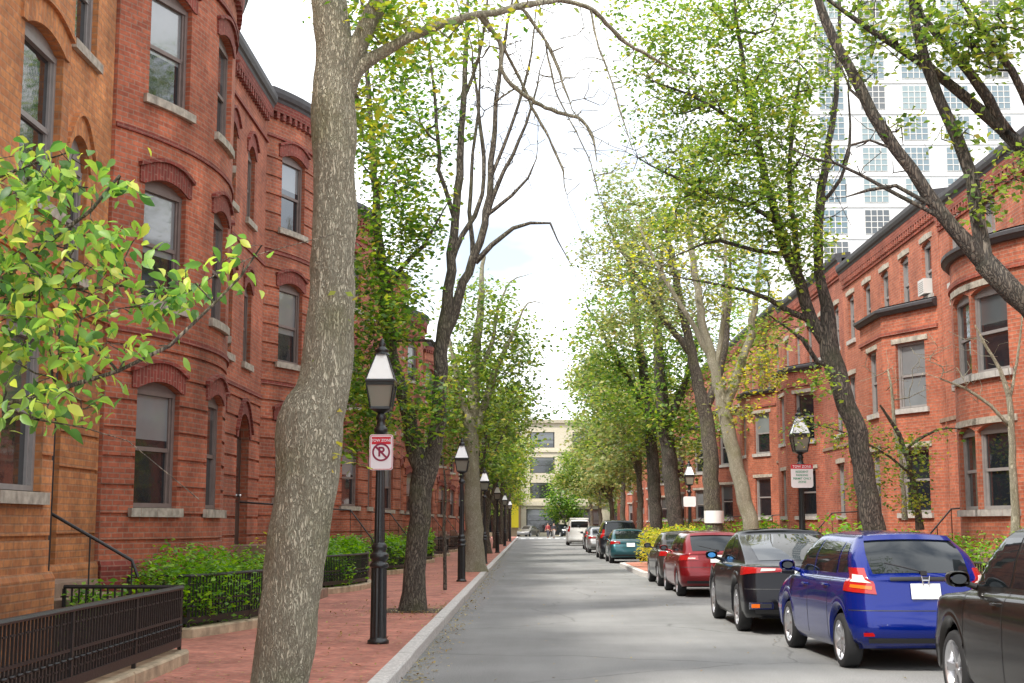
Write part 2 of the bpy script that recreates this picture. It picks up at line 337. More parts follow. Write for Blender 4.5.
# markings far down the street
b = MB()
for i in range(7):
    x = -1.0+i*.95
    b.face([(x, 151, .004), (x+.5, 151, .004), (x+.5, 154.5, .004), (x, 154.5, .004)])
tag(b.build('crosswalk', simple('road_paint', (.62, .62, .6), .7, noise=.3, nscale=20)), 'worn white crosswalk bars at the far end of the street', kind='structure')
b = MB(); b.face([(1.7, 78, .004), (2.9, 78, .004), (3.0, 92, .004), (2.3, 92, .004)])
b.face([(-1.3, 26, .004), (-.9, 26, .004), (-.9, 60, .004), (-1.3, 60, .004)])
tag(b.build('asphalt_patch', simple('patch', (.2, .195, .19), .8, noise=.25, nscale=12)), 'paler repaired strips in the asphalt', kind='structure')
# ------------------------------------------------------------------ houses
class Path:
    def __init__(s, pts, side):
        s.p = [Vector(p) for p in pts]; s.side = side; s.L = [0]
        for i in range(1, len(pts)): s.L.append(s.L[-1]+(s.p[i]-s.p[i-1]).length)
    def seg(s, t):
        for i in range(len(s.p)-2):
            if t < s.L[i+1]: return i
        return len(s.p)-2
    def at(s, t, off=0):
        i = s.seg(t); d = s.p[i+1]-s.p[i]; l = d.length; q = s.p[i]+d*((t-s.L[i])/l); d = d/l
        if off: q = q+Vector((d.y, -d.x))*s.side*off
        return q
    def nrm(s, t):
        i = s.seg(t); d = (s.p[i+1]-s.p[i]).normalized(); return Vector((d.y, -d.x))*s.side
    def find(s, y):
        for i in range(len(s.p)-1):
            if s.p[i].y <= y <= s.p[i+1].y and s.p[i+1].y > s.p[i].y:
                return s.L[i]+(y-s.p[i].y)/(s.p[i+1].y-s.p[i].y)*(s.L[i+1]-s.L[i])
        return 0
    def sub(s, a, c):
        r = [s.at(a+1e-4)]+[s.p[i] for i in range(len(s.p)) if a+.01 < s.L[i] < c-.01]+[s.at(c-1e-4)]
        return [tuple(q) for q in r]
def top_of(o, s):
    c = (o['a']+o['b'])/2; h = (o['b']-o['a'])/2; x = min(1, abs(s-c)/h); r = o['rise']
    if r <= 0: return o['z1']
    Rr = (h*h+r*r)/(2*r); return o['z1']-r+math.sqrt(max(0, Rr*Rr-(x*h)**2))-(Rr-r)
def wallmesh(b, pa, z0, z1, ops, grooves=(), gd=.035, depth=.17):
    cuts = set(pa.L)
    for o in ops:
        cuts.add(o['a']); cuts.add(o['b'])
        if o['rise'] > 0:
            for k in range(1, 8): cuts.add(o['a']+(o['b']-o['a'])*k/8)
    cuts = sorted(cuts); cuts = [c for i, c in enumerate(cuts) if i == 0 or c-cuts[i-1] > 1e-4]
    E = 1e-5
    def pt(s, z, off, lo): # lo: approach from right (+) or left (-) so corners use the right segment
        q = pa.at(s+E*lo, off); return (q.x, q.y, z)
    def quad(a, c, za0, zc0, za1, zc1, off):
        b.face([pt(a, za0, off, 1), pt(c, zc0, off, -1), pt(c, zc1, off, -1), pt(a, za1, off, 1)], uv=[(a, za0), (c, zc0), (c, zc1), (a, za1)])
    for a, c in zip(cuts[:-1], cuts[1:]):
        m = (a+c)/2; here = sorted([o for o in ops if o['a'] < m < o['b']], key=lambda o: o['z0'])
        lo = (z0, z0); spans = []
        for o in here:
            spans.append((lo, (o['z0'], o['z0']))); lo = (top_of(o, a), top_of(o, c))
            b.face([pt(a, o['z0'], 0, 1), pt(c, o['z0'], 0, -1), pt(c, o['z0'], -depth, -1), pt(a, o['z0'], -depth, 1)])
            b.face([pt(a, lo[0], 0, 1), pt(c, lo[1], 0, -1), pt(c, lo[1], -depth, -1), pt(a, lo[0], -depth, 1)], uv=[(0, a), (0, c), (depth, c), (depth, a)])
        spans.append((lo, (z1, z1)))
        for (l0, l1), (h0, h1) in spans:
            cur = (l0, l1)
            for g0, g1 in grooves:
                if g0 > max(cur)+.01 and g1 < min(h0, h1)-.01:
                    quad(a, c, cur[0], cur[1], g0, g0, 0)
                    quad(a, c, g0, g0, g1, g1, -gd)
                    for zz in (g0, g1): b.face([pt(a, zz, 0, 1), pt(c, zz, 0, -1), pt(c, zz, -gd, -1), pt(a, zz, -gd, 1)])
                    cur = (g1, g1)
            quad(a, c, cur[0], cur[1], h0, h1, 0)
    for o in ops:
        for s, lo in ((o['a'], 1), (o['b'], -1)):
            zt = top_of(o, s); b.face([pt(s, o['z0'], 0, lo), pt(s, zt, 0, lo), pt(s, zt, -depth, lo), pt(s, o['z0'], -depth, lo)], uv=[(s, o['z0']), (s, zt), (s+depth, zt), (s+depth, o['z0'])])
def band(b, pa, s0, s1, zlo, zhi, off, n=8, uvrot=False, back=.0):
    """proud strip following the wall; zlo/zhi functions of s"""
    ss = sorted(set([s0+(s1-s0)*k/n for k in range(n+1)]+[l for l in pa.L if s0 < l < s1]))
    def pt(s, z, o): q = pa.at(s, o); return (q.x, q.y, z)
    for a, c in zip(ss[:-1], ss[1:]):
        m = a+1e-5; k = c-1e-5
        uv = [(a, zlo(a)), (c, zlo(c)), (c, zhi(c)), (a, zhi(a))]
        if uvrot: uv = [(v, u) for u, v in uv]
        b.face([pt(m, zlo(a), off), pt(k, zlo(c), off), pt(k, zhi(c), off), pt(m, zhi(a), off)], uv=uv)
        for f in (zlo, zhi): b.face([pt(m, f(a), back), pt(k, f(c), back), pt(k, f(c), off), pt(m, f(a), off)])
    for s in (s0+1e-5, s1-1e-5): b.face([pt(s, zlo(s), back), pt(s, zhi(s), back), pt(s, zhi(s), off), pt(s, zlo(s), off)])
def window(parent, pa, o, fr, rnd, lintel=None, sillm=None, panes=None, depth=.12, fw=.07, sill=True, ac=False):
    """sash window; frame mesh with children pane and sill"""
    A = pa.at(o['a']+1e-4); B = pa.at(o['b']-1e-4); d = (B-A); w = d.length; d = d/w; n = Vector((d.y, -d.x))*pa.side
    z0, z1 = o['z0'], o['z1']; r = o['rise']; zt = z1-r
    def q(u, z, off): p = A+d*u+n*off; return (p.x, p.y, z)
    f = MB()
    def bar(u0, u1, a, c, o0, o1):
        P8 = [q(u0, a, o0), q(u1, a, o0), q(u1, c, o0), q(u0, c, o0), q(u0, a, o1), q(u1, a, o1), q(u1, c, o1), q(u0, c, o1)]
        for k in ((0, 1, 2, 3), (4, 5, 6, 7), (0, 1, 5, 4), (1, 2, 6, 5), (2, 3, 7, 6), (3, 0, 4, 7)): f.face([P8[i] for i in k])
    D = -depth
    bar(0, fw, z0, zt, D-.05, D+.04); bar(w-fw, w, z0, zt, D-.05, D+.04); bar(fw, w-fw, z0, z0+.07, D-.05, D+.04)
    bar(0, w, zt-.07, zt, D-.05, D+.045)
    if r > 0: # head board filling the arch
        pts = [(w*k/8, top_of(o, o['a']+(o['b']-o['a'])*k/8)-.002) for k in range(9)]
        for k in range(8): f.face([q(pts[k][0], zt, D+.03), q(pts[k+1][0], zt, D+.03), q(pts[k+1][0], pts[k+1][1], D+.03), q(pts[k][0], pts[k][1], D+.03)])
    zm = z0+(zt-z0)*.5
    bar(fw, w-fw, zm-.03, zm+.03, D-.045, D+.01)
    bar(fw, fw+.045, z0+.07, zm, D-.04, D+.0); bar(w-fw-.045, w-fw, z0+.07, zm, D-.04, D+.0)
    bar(fw, fw+.04, zm, zt-.07, D-.03, D+.015); bar(w-fw-.04, w-fw, zm, zt-.07, D-.03, D+.015)
    fo = f.build('window', fr, parent)
    g = MB(); k = panes if panes else rnd.choice([(0, 0), (1, 0), (0, 0), (1, 2), (2, 0), (2, 2), (1, 1)])
    dr = {(1, 1): 1.0, (1, 2): .5, (1, 0): .5, (2, 0): .35, (2, 2): .62, (0, 0): 0, (0, 2): .18}.get(tuple(k), 0)
    if dr: dr = min(1, max(.1, dr+rnd.uniform(-.12, .12)))
    zb_ = zt-.07-(zt-.07-z0-.07)*dr; mb_ = 1 if k[0] == 1 or k[1] == 1 else 2
    def pn(a, c, off):
        if zb_ <= a: g.face([q(fw, a, off), q(w-fw, a, off), q(w-fw, c, off), q(fw, c, off)], mi=mb_)
        elif zb_ >= c: g.face([q(fw, a, off), q(w-fw, a, off), q(w-fw, c, off), q(fw, c, off)], mi=0)
        else:
            g.face([q(fw, a, off), q(w-fw, a, off), q(w-fw, zb_, off), q(fw, zb_, off)], mi=0); g.face([q(fw, zb_, off), q(w-fw, zb_, off), q(w-fw, c, off), q(fw, c, off)], mi=mb_)
    pn(z0+.07, zm, D-.03); pn(zm, zt-.07, D-.012)
    g.build('pane', [M['glass'], M['glass_blind'], M['glass_mid']], fo)
    if sill and sillm:
        s = MB(); band(s, pa, max(0, o['a']-.1), min(pa.L[-1], o['b']+.1), lambda s: z0-.13, lambda s: z0-.003, .07, 2)
        A2 = [q(.0, z0-.003, -.12), q(w, z0-.003, -.12), q(w, z0+.012, -.12), q(0, z0+.012, -.12)]
        s.face([q(0, z0+.004, .06), q(w, z0+.004, .06), q(w, z0+.01, -.12), q(0, z0+.01, -.12)])
        s.build('sill', sillm, fo)
    if ac:
        a = MB(); u0, u1 = w*.18, w*.82
        for (oo0, oo1) in ((-.2, .18),):
            P8 = [q(u0, z0+.06, oo0), q(u1, z0+.06, oo0), q(u1, z0+.42, oo0), q(u0, z0+.42, oo0), q(u0, z0+.03, oo1), q(u1, z0+.03, oo1), q(u1, z0+.42, oo1), q(u0, z0+.42, oo1)]
            for kk in ((0, 1, 2, 3), (4, 5, 6, 7), (0, 1, 5, 4), (1, 2, 6, 5), (2, 3, 7, 6), (3, 0, 4, 7)): a.face([P8[i] for i in kk])
            for j in range(6): a.face([q(u0+.04, z0+.08+j*.05, oo1+.003), q(u1-.04, z0+.08+j*.05, oo1+.003), q(u1-.04, z0+.1+j*.05, oo1+.003), q(u0+.04, z0+.1+j*.05, oo1+.003)], mi=1)
        a.build('air_conditioner', [M['frame_white'], M['frame_grey']], fo)
    return fo
def arc(x0, y0, y1, sag, n=18):
    """bow-front plan between (x0,y0) and (x0,y1), bulging by sag"""
    c = (y1-y0)/2; Rr = (c*c+sag*sag)/(2*abs(sag)); sg = 1 if sag > 0 else -1; th = math.asin(c/Rr); r = []
    for i in range(n+1):
        t = -th+2*th*i/n; r.append((x0+sg*(Rr*math.cos(t)-(Rr-abs(sag))), (y0+y1)/2+Rr*math.sin(t)))
    return r
def house(label, side, pts, z_top, ops, wall, fr, sillm, grooves=(), cornice='corbel', depth=10, base_z=0, arch=True, arch_m=None, strings=(), group=None, seed=0, door=None, lintel=None, base=True, name='brick_house', back=True, corn_m=None, simplewin=False):
    rnd = random.Random(seed); pa = Path(pts, side); y0 = pts[0][1]; y1 = pts[-1][1]
    h = empty(name, (0, 0, 0), 0, label, 'house', group); h.location = (0, 0, 0)
    oo = []
    for o in ops:
        s = pa.find(o['y']); w = o['w']; oo.append(dict(a=s-w/2, b=s+w/2, z0=o['z0'], z1=o['z1'], rise=o.get('rise', 0), kind=o.get('kind', 'w'), panes=o.get('panes'), ac=o.get('ac', False), arch=o.get('arch', arch)))
    b = MB(); wallmesh(b, pa, base_z, z_top, oo, grooves)
    xb = pts[0][0]-side*depth
    a, c = pts[0], pts[-1]
    for (p, q) in ((a, (xb, y0)), (c, (xb, y1)), ((xb, y0), (xb, y1))):
        l = math.hypot(p[0]-q[0], p[1]-q[1]); b.face([(p[0], p[1], base_z), (q[0], q[1], base_z), (q[0], q[1], z_top), (p[0], p[1], z_top)], uv=[(0, base_z), (l, base_z), (l, z_top), (0, z_top)])
    b.build('wall', wall, h)
    rf = MB(); rf.face([(x, y, z_top+.02) for x, y in pts]+[(xb, y1, z_top+.02), (xb, y0, z_top+.02)])
    rf.box((xb+side*depth*.5, (y0+y1)/2+1, z_top+.6), (.7, 1.2, 1.2)); rfo = rf.build('roof', M['roof_tar'], h)
    for o in oo:
        if o['kind'] == 'w': window(h, pa, o, fr, rnd, None, sillm, o['panes'], ac=o['ac'])
        else:
            A = pa.at(o['a']); B = pa.at(o['b']); d = (B-A); w = d.length; d /= w; n = Vector((d.y, -d.x))*side
            def q(u, z, off): p = A+d*u+n*off; return (p.x, p.y, z)
            zt = o['z1']-o['rise']
            m = MB(); D = -.165
            m.face([q(0, o['z0'], D), q(w, o['z0'], D), q(w, zt, D), q(0, zt, D)])
            for k in range(8):
                s0 = o['a']+(o['b']-o['a'])*k/8; s1 = o['a']+(o['b']-o['a'])*(k+1)/8
                m.face([q(w*k/8, zt, D), q(w*(k+1)/8, zt, D), q(w*(k+1)/8, top_of(o, s1), D), q(w*k/8, top_of(o, s0), D)], mi=1)
            for u0, u1, a0, a1 in ((.18, .82, .1, .45), (.18, .82, .52, .95)):
                H_ = zt-.5-o['z0']
                P4 = [q(w*u0, o['z0']+H_*a0, D+.012), q(w*u1, o['z0']+H_*a0, D+.012), q(w*u1, o['z0']+H_*a1, D+.012), q(w*u0, o['z0']+H_*a1, D+.012)]
                m.face(P4, mi=1 if a0 > .5 else 0)
            dm = m.build('door', [M['door_dark'], M['glass']], h)
            kb = MB(); kp = q(w*.85, o['z0']+1, D+.04); kb.lathe([(0, -.03), (.03, -.02), (.035, 0), (.03, .02), (0, .03)], kp, 8); kb.build('handle', M['chrome'], dm)
        if o['arch'] and arch_m:
            ab = MB(); ex = .12; c_ = (o['a']+o['b'])/2
            def zl(s, o=o): return top_of(o, max(o['a'], min(o['b'], s)))-(0 if o['a'] <= s <= o['b'] else .0)
            def zh(s, o=o): hw = (o['b']-o['a'])/2+ex; return o['z1']+.27-o['rise']*1.3*(min(1, abs(s-(o['a']+o['b'])/2)/hw))**2
            band(ab, pa, max(0.01, o['a']-ex), min(pa.L[-1]-.01, o['b']+ex), zl, zh, .03, 12, True)
            band(ab, pa, max(0.01, o['a']-ex-.03), min(pa.L[-1]-.01, o['b']+ex+.03), lambda s: zh(s), lambda s: zh(s)+.06, .075, 12)
            ab.build('window_arch', arch_m, h)
        if lintel and o['kind'] == 'w':
            lb = MB(); band(lb, pa, max(.01, o['a']-.13), min(pa.L[-1]-.01, o['b']+.13), lambda s: o['z1']+.003, lambda s, o=o: o['z1']+.13+.04*(1-abs(s-(o['a']+o['b'])/2)/((o['b']-o['a'])/2+.13)), .03, 4)
            lb.build('lintel', lintel, h)
    full = [(p[0], p[1]) for p in pts]
    if base:
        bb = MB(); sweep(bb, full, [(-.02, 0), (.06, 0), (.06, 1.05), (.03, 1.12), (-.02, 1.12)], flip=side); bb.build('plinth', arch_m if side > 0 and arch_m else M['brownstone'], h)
    for z, hh, off, mt in strings:
        bb = MB(); sweep(bb, full, [(-.02, z), (off, z), (off, z+hh), (-.02, z+hh)], flip=side); bb.build('string_course', mt, h)
    cb = MB(); zt = z_top
    cm = corn_m or M['cornice_dark']
    sweep(cb, full, [(-.3, zt-.16), (.13, zt-.16), (.15, zt-.1), (.19, zt-.06), (.22, zt+.03), (.22, zt+.14), (-.3, zt+.2)], flip=side)
    cb.build('cornice', cm, h)
    cb = MB(); fz = .95 if side > 0 else .62
    sweep(cb, full, [(-.02, zt-fz), (.05, zt-fz), (.05, zt-fz+.06), (-.02, zt-fz+.06)], flip=side)
    sweep(cb, full, [(-.02, zt-.36), (.1, zt-.36), (.13, zt-.165), (-.02, zt-.165)], flip=side)
    L = pa.L[-1]; s = .1
    while s < L-.1:
        q = pa.at(s); n = pa.nrm(s); ang = math.atan2(n.y, n.x)
        cb.box((q.x+n.x*.04, q.y+n.y*.04, zt-.44), (.12, .1, .15), ang); s += .22
    cb.build('corbel_table', arch_m if arch_m else wall, h)
    return h, pa
def stoop(h, x0, x1, y0, y1, ztop, n, mat, rail=True, landing=.9):
    """stone steps falling from x0 (door) to x1 (street)"""
    sg = 1 if x1 > x0 else -1; b = MB(); run = (abs(x1-x0)-landing)/n; rise = (ztop-.14)/n
    b.box(((x0+sg*landing/2), (y0+y1)/2, ztop/2), (landing, y1-y0, ztop))
    for i in range(n-1):
        zz = ztop-(i+1)*rise; xc = x0+sg*(landing+(i+.5)*run); b.box((xc, (y0+y1)/2, zz/2), (run-.002, y1-y0-.004*(i % 2), zz))
    o = b.build('stoop', M['brownstone'], h)
    for y in ((y0+.06,) if rail == 1 else (y0+.06, y1-.06)):
        r = MB(); p0 = (x0+sg*.1, y, ztop+.85); p1 = (x0+sg*landing, y, ztop+.8); p2 = (x1-sg*.35, y, .14+1.08)
        r.tube([p0, p1, p2, (x1-sg*.28, y, .14+.9)], .019, 8)
        for t in (0, .5, 1):
            q = Vector(p1).lerp(Vector(p2), t); r.tube([(q.x, y, q.z-.9), tuple(q)], .01, 6)
        r.build('handrail', M['iron'], o)
    return o
# --- left row
def win3(y, w, dz=0, rise=.13, floors=(0, 1, 2), top3=0):
    zs = [(1.85, 3.68), (4.85, 6.68), (7.88, 9.65)]
    return [dict(y=y, w=w, z0=zs[i][0]+dz, z1=zs[i][1]+dz, rise=rise) for i in floors]
def left_house(y0, dz, wall, label, seed, ztop, gro, group=None, sag=.87, XF=-5.9):
    pts = arc(XF, y0, y0+6.0, sag)+[(XF+.05, y0+6.02), (XF+.05, y0+10.58)]
    ops = win3(y0+1.0, 1.02, dz)+win3(y0+3.0, 1.0, dz)+win3(y0+5.05, 1.02, dz)
    ops += [dict(y=y0+9.0, w=.72, z0=4.9+dz, z1=6.6+dz, rise=.2), dict(y=y0+9.0, w=.72, z0=7.9+dz, z1=9.5+dz, rise=.2)]
    ops += [dict(y=y0+7.2, w=.72, z0=4.9+dz, z1=6.6+dz, rise=.2), dict(y=y0+7.2, w=.72, z0=7.9+dz, z1=9.5+dz, rise=.2)]
    ops += [dict(y=y0+8.9, w=1.15, z0=1.2, z1=3.85, rise=.5, kind='d')]
    for o in ops[:3]: o['panes'] = (1, 2)
    for o in ops[3:9]: o['panes'] = [(2, 0), (0, 0), (1, 2), (2, 2), (0, 2), (2, 0)][(seed+ops.index(o)) % 6]
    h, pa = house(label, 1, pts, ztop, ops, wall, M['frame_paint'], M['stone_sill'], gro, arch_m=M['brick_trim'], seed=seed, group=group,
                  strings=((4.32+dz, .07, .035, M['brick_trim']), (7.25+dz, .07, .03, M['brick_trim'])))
    stoop(h, XF+.05, XF+1.9, y0+8.2, y0+9.6, 1.2, 6, M['brownstone'], 1)
    if y0 > 45:
      dp = MB(); dp.tube([(XF+.14, y0+10.3, .3), (XF+.14, y0+10.3, ztop-.4)], .05, 8); dp.box((XF+.15, y0+10.3, ztop-.35), (.16, .22, .3)); dp.build('downspout_or_shade', M['iron'], h)
    return h
G1 = [(z, z+.055) for z in (1.35, 1.72, 2.12, 2.52, 2.92, 3.32, 3.72, 4.1)]
G2 = [(z, z+.05) for z in np.arange(1.35, 10, .42)]
# orange-brown house nearest on the left
XO = -5.15
pts = [(XO, 4.0), (XO, 14.55), (-5.95, 14.56), (-5.95, 18.58)]
ops = [dict(y=13.65, w=1.15, z0=1.95, z1=3.75, rise=.13, panes=(2, 2)), dict(y=13.75, w=1.15, z0=5.0, z1=6.85, rise=.13, panes=(0, 0))]
ops += [dict(y=11.3, w=1.15, z0=z, z1=z+1.8, rise=.13) for z in (1.95, 5.0, 8.0)]
ops += [dict(y=8.6, w=1.15, z0=z, z1=z+1.8, rise=.13) for z in (1.95, 5.0)]
ops += [dict(y=17.25, w=.8, z0=4.85, z1=6.7, rise=.4, panes=(0, 0)), dict(y=17.35, w=.9, z0=7.9, z1=9.7, rise=.13, panes=(0, 0)), dict(y=16.45, w=1.2, z0=.95, z1=3.7, rise=.5, kind='d')]
OH, _ = house('orange-brown brick house nearest on the left, seen through the leaves', 1, pts, 11.3, ops, M['brick_orange'], M['frame_grey'], M['stone_sill'],
      [(z, z+.05) for z in (1.0, 1.45, 2.3, 2.75, 3.2, 3.65, 4.3)], arch_m=M['brick_orange'], seed=3, strings=((4.4, .08, .04, M['brick_orange']),))
stoop(OH, -5.95, -4.05, 15.0, 16.9, .95, 5, M['brownstone'], 1, .6)
dp = MB(); dp.tube([(-5.2, 14.63, .3), (-5.2, 14.63, 4.3)], .04, 8); dp.build('downspout_or_shade', M['iron'], OH)  # no real pipe: dark bar added for the shade in the door recess
left_house(18.6, 0, M['brick_red'], 'red brick bow-front house beside the orange-brown house', 1, 11.0, G1)
left_house(29.2, .35, M['brick_red_pale'], 'red brick bow-front house with banded brickwork, right behind the near trunk', 2, 11.2, G2)
left_house(39.8, .3, M['brick_red'], 'third bow-front brick house from the near end, seen between lamp post and forked tree', 3, 11.3, G1)
yy = 50.4
for i in range(9):
    left_house(yy, .3, [M['brick_red_pale'], M['brick_red']][i % 2], ['fourth', 'fifth', 'sixth', 'seventh', 'eighth', 'ninth', 'tenth', 'eleventh', 'twelfth'][i]+' bow-front brick house from the near end of the left row', 5+i, 11.3, G1, 'brick houses down the left row')
    yy += 10.6
# --- right row
XR = 10.2
def east_house(y0, wdt, label, seed, wall, bay=None, round_bay=False, group=None, ztop=10.5, ac=None, bx=.92, bayz=7.1, near=False):
    """two-storey bay in front of a flat three-storey wall"""
    pts = [(XR, y0), (XR, y0+wdt-.02)]
    ya, yb = bay
    ops = []
    n = max(3, int(round(wdt/2.25)))
    for i in range(n):
        y = y0+(i+.5)*wdt/n; ops.append(dict(y=y, w=.8, z0=7.4, z1=8.85, rise=.1, arch=False, ac=(ac == i), panes=[(2, 0), (0, 0), (1, 0)][(seed+i) % 3]))
    ys = [y for y in np.arange(y0+1.1, y0+wdt-.6, 2.1) if y > yb+.8 or y < ya-.8]
    for k, y in enumerate(ys):
        ops.append(dict(y=y, w=.95, z0=4.55, z1=6.3, rise=.0))
        if k == len(ys)-1: ops.append(dict(y=y, w=1.15, z0=1.15, z1=3.7, rise=.12, kind='d'))
        else: ops.append(dict(y=y, w=.95, z0=1.9, z1=3.6, rise=.0))
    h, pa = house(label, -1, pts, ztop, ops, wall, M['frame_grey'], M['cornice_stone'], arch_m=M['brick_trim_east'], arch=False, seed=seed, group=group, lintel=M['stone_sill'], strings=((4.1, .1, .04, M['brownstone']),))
    dy = [y for y in ys][-1]
    stoop(h, XR, XR-1.9, dy-.7, dy+.7, 1.15, 6, M['brownstone'])
    if round_bay: bp = arc(XR-.3, ya, yb, -bx, 18); bp = [(XR, ya)]+bp+[(XR, yb)]
    else: bp = [(XR, ya), (XR-bx, ya+1.9), (XR-bx, yb-1.5), (XR, yb)]
    P2 = Path(bp, -1); b = MB(); bo = []
    if round_bay: cen = [(ya+1.7, 1.15), ((ya+yb)/2+.1, 1.1), (yb-1.0, .62)]
    else: cen = [(ya+.95, 1.08), ((ya+yb)/2+.1, .85), (yb-.75, .9)]
    for c, w in cen:
        s = P2.find(c)
        for z0, z1 in ((1.9, 3.55), (4.55, 6.25)): bo.append(dict(a=s-w/2, b=s+w/2, z0=z0, z1=z1, rise=.12 if round_bay else 0, kind='w'))
    wallmesh(b, P2, 0, bayz, bo); bm = b.build('bay', wall, h)
    r2 = random.Random(seed+50)
    for o in bo:
        window(h, P2, o, M['frame_grey'], r2, None, M['cornice_stone'], None)
        lb = MB(); band(lb, P2, o['a']-.13, o['b']+.13, lambda s: o['z1']+.003, lambda s, o=o: o['z1']+.13, .03, 4); lb.build('lintel', M['stone_sill'], h)
    b = MB(); sweep(b, bp, [(-.1, bayz-.06), (.08, bayz-.06), (.14, bayz+.02), (.17, bayz+.03), (.17, bayz+.1), (-.1, bayz+.2)], flip=-1); b.face([(x, y, bayz+.19) for x, y in bp]); b.build('bay_cap', M['cornice_dark'], h)
    b = MB(); sweep(b, bp, [(-.02, 0), (.06, 0), (.06, 1.05), (.03, 1.12), (-.02, 1.12)], flip=-1); b.build('bay_base', M['brownstone'], h)
    b = MB(); sweep(b, bp, [(-.02, bayz-.6), (.05, bayz-.6), (.05, bayz-.5), (-.02, bayz-.5)], flip=-1); b.build('string_course', M['brick_trim_east'], h)
    return h
east_house(10.0, 13.4, 'brick house on the right, mostly beyond the picture edge', 20, M['brick_east_b'], (12, 17), ztop=9.45)
east_house(23.4, 9.75, 'round-bay brick house behind the leaning tree at the right edge', 21, M['brick_east'], (24.4, 30.0), True, bx=1.15, bayz=7.05, ztop=9.45)
east_house(33.2, 10.3, 'orange-red brick house with an angular bay behind the blue car', 22, M['brick_east'], (33.5, 39.2), ac=0, ztop=9.8)
east_house(43.5, 10.9, 'brick house behind the lamp with the green-lettered sign', 23, M['brick_east_b'], (47.0, 52.2), ztop=10.25)
yy = 54.4
for i in range(9):
    east_house(yy, 10.6, ['fifth', 'sixth', 'seventh', 'eighth', 'ninth', 'tenth', 'eleventh', 'twelfth', 'thirteenth'][i]+' brick house from the near end of the right row', 30+i, [M['brick_east'], M['brick_east_b']][i % 2], (yy+1.5, yy+6.8), group='brick houses down the right row')
    yy += 10.62
# --- white high-rise
def tower():
    h = empty('high_rise', (0, 0, 0), 0, 'white high-rise with gridded windows above the right-hand roofs', 'building')
    Y = 128.0; x0, x1 = 27.3, 78; top = 84
    b = MB(); b.box(((x0+x1)/2, Y+12, top/2), (x1-x0, 24, top))
    for i in range(28): b.box(((x0+x1)/2, Y-.06, i*3.1+1.0+.0), (x1-x0+.01, .12, .12))
    b.build('wall', M['white_panel'], h)
    rest = MB(); cnt = 0
    def win(fb, gb, xc, zc, w=2.3, hh=2.3, col=3):
        n = 5
        fb.box((xc, Y-.05, zc), (w+.1, .06, hh+.1))
        gb.face([(xc-w/2, Y-.085, zc-hh/2), (xc+w/2, Y-.085, zc-hh/2), (xc+w/2, Y-.085, zc+hh/2), (xc-w/2, Y-.085, zc+hh/2)], mi=1)
        for k in range(1, 4): fb.box((xc-w/2+w*k/4, Y-.1, zc), (.075, .04, hh))
        for k in range(1, 4): fb.box((xc, Y-.104, zc-hh/2+hh*k/4), (w, .04, .075))
    rf = MB(); rf.box(((x0+x1)/2, Y+12, top+1), (x1-x0-6, 16, 2)); rf.build('roof', M['roof_tar'], h)
    fr2 = MB()
    for i in range(27):
        for j in range(12):
            xc = x0+2.2+j*4.05; zc = 2.6+i*3.1
            px = 530+1350*xc/Y
            vis = 8 <= i <= 18 and px < 1024
            if vis:
                f = MB(); g = MB(); win(f, g, xc, zc); fo = f.build('window', M['frame_white'], h); g.build('pane', [M['glass'], random.choice([M['glass_blue'], M['glass_blue'], M['glass_mid'], M['glass_tint']])], fo)
            else: win(fr2, fr2, xc, zc)
    o = fr2.build('windows', [M['frame_white'], M['glass_blue']], h); o['kind'] = 'stuff'
tower()
# --- buildings closing the street
def end_building(x0, x1, y, floors, zt, mat, wx, label, ground=True, seed=0, fr='frame_dark', ww=2.2, first=4.6, fh=3.4, name='apartment_building'):
    h = empty(name, (0, 0, 0), 0, label, 'building'); rnd = random.Random(seed)
    pts = [(x0, y), (x1, y)]
    # wall faces -Y: side such that normal=(0,-1): travel +x -> right normal (0,-1)
    pa = Path(pts, 1); L = x1-x0; ops = []
    n = int(L/wx)
    for i in range(n):
        c = (i+.5)*L/n
        if ground: ops.append(dict(a=c-wx*.38, b=c+wx*.38, z0=.5, z1=3.6, rise=0, kind='w'))
        for fl in range(floors): ops.append(dict(a=c-ww/2, b=c+ww/2, z0=first+fl*fh+.4, z1=first+fl*fh+2.5, rise=0))
    b = MB(); wallmesh(b, pa, 0, zt, ops, depth=.3)
    for (p, q) in (((x0, y), (x0, y+14)), ((x1, y), (x1, y+14)), ((x0, y+14), (x1, y+14))):
        b.face([(p[0], p[1], 0), (q[0], q[1], 0), (q[0], q[1], zt), (p[0], p[1], zt)], uv=[(0, 0), (14, 0), (14, zt), (0, zt)])
    b.build('wall', mat, h)
    for o in ops: window(h, pa, o, M[fr], rnd, sill=False, depth=.2, fw=.12, panes=rnd.choice([(0, 0), (2, 0), (2, 2), (0, 2)]))
    b = MB(); b.face([(x0, y, zt), (x1, y, zt), (x1, y+14, zt), (x0, y+14, zt)]); b.build('roof', M['roof_tar'], h)
    b = MB(); sweep(b, pts, [(-.2, zt-.3), (.35, zt-.2), (.45, zt+.2), (-.2, zt+.3)]); b.build('cornice', mat, h)
    b = MB(); sweep(b, pts, [(-.1, first-.6), (.3, first-.55), (.3, first), (-.1, first)]); b.build('string_course', mat, h)
    b = MB(); sweep(b, pts, [(-.1, first+fh*2-.2), (.18, first+fh*2-.2), (.18, first+fh*2+.1), (-.1, first+fh*2+.1)]); b.build('string_course', mat, h)
    return h
end_building(-1.2, 16, 182, 3, 15.3, M['cream'], 5.7, 'cream four-storey block closing the far end of the street', ww=3.3)
end_building(-13, -1.25, 182, 3, 14.0, simple('cream_dull', (.42, .3, .2), .8, noise=.1), 4.0, 'tan block with a yellow banner at the far end', seed=4, ww=1.8)
end_building(16.1, 50, 183, 3, 14.5, M['brick_east_b'], 5, 'far brick block behind the trees on the right of the cream block', seed=5)
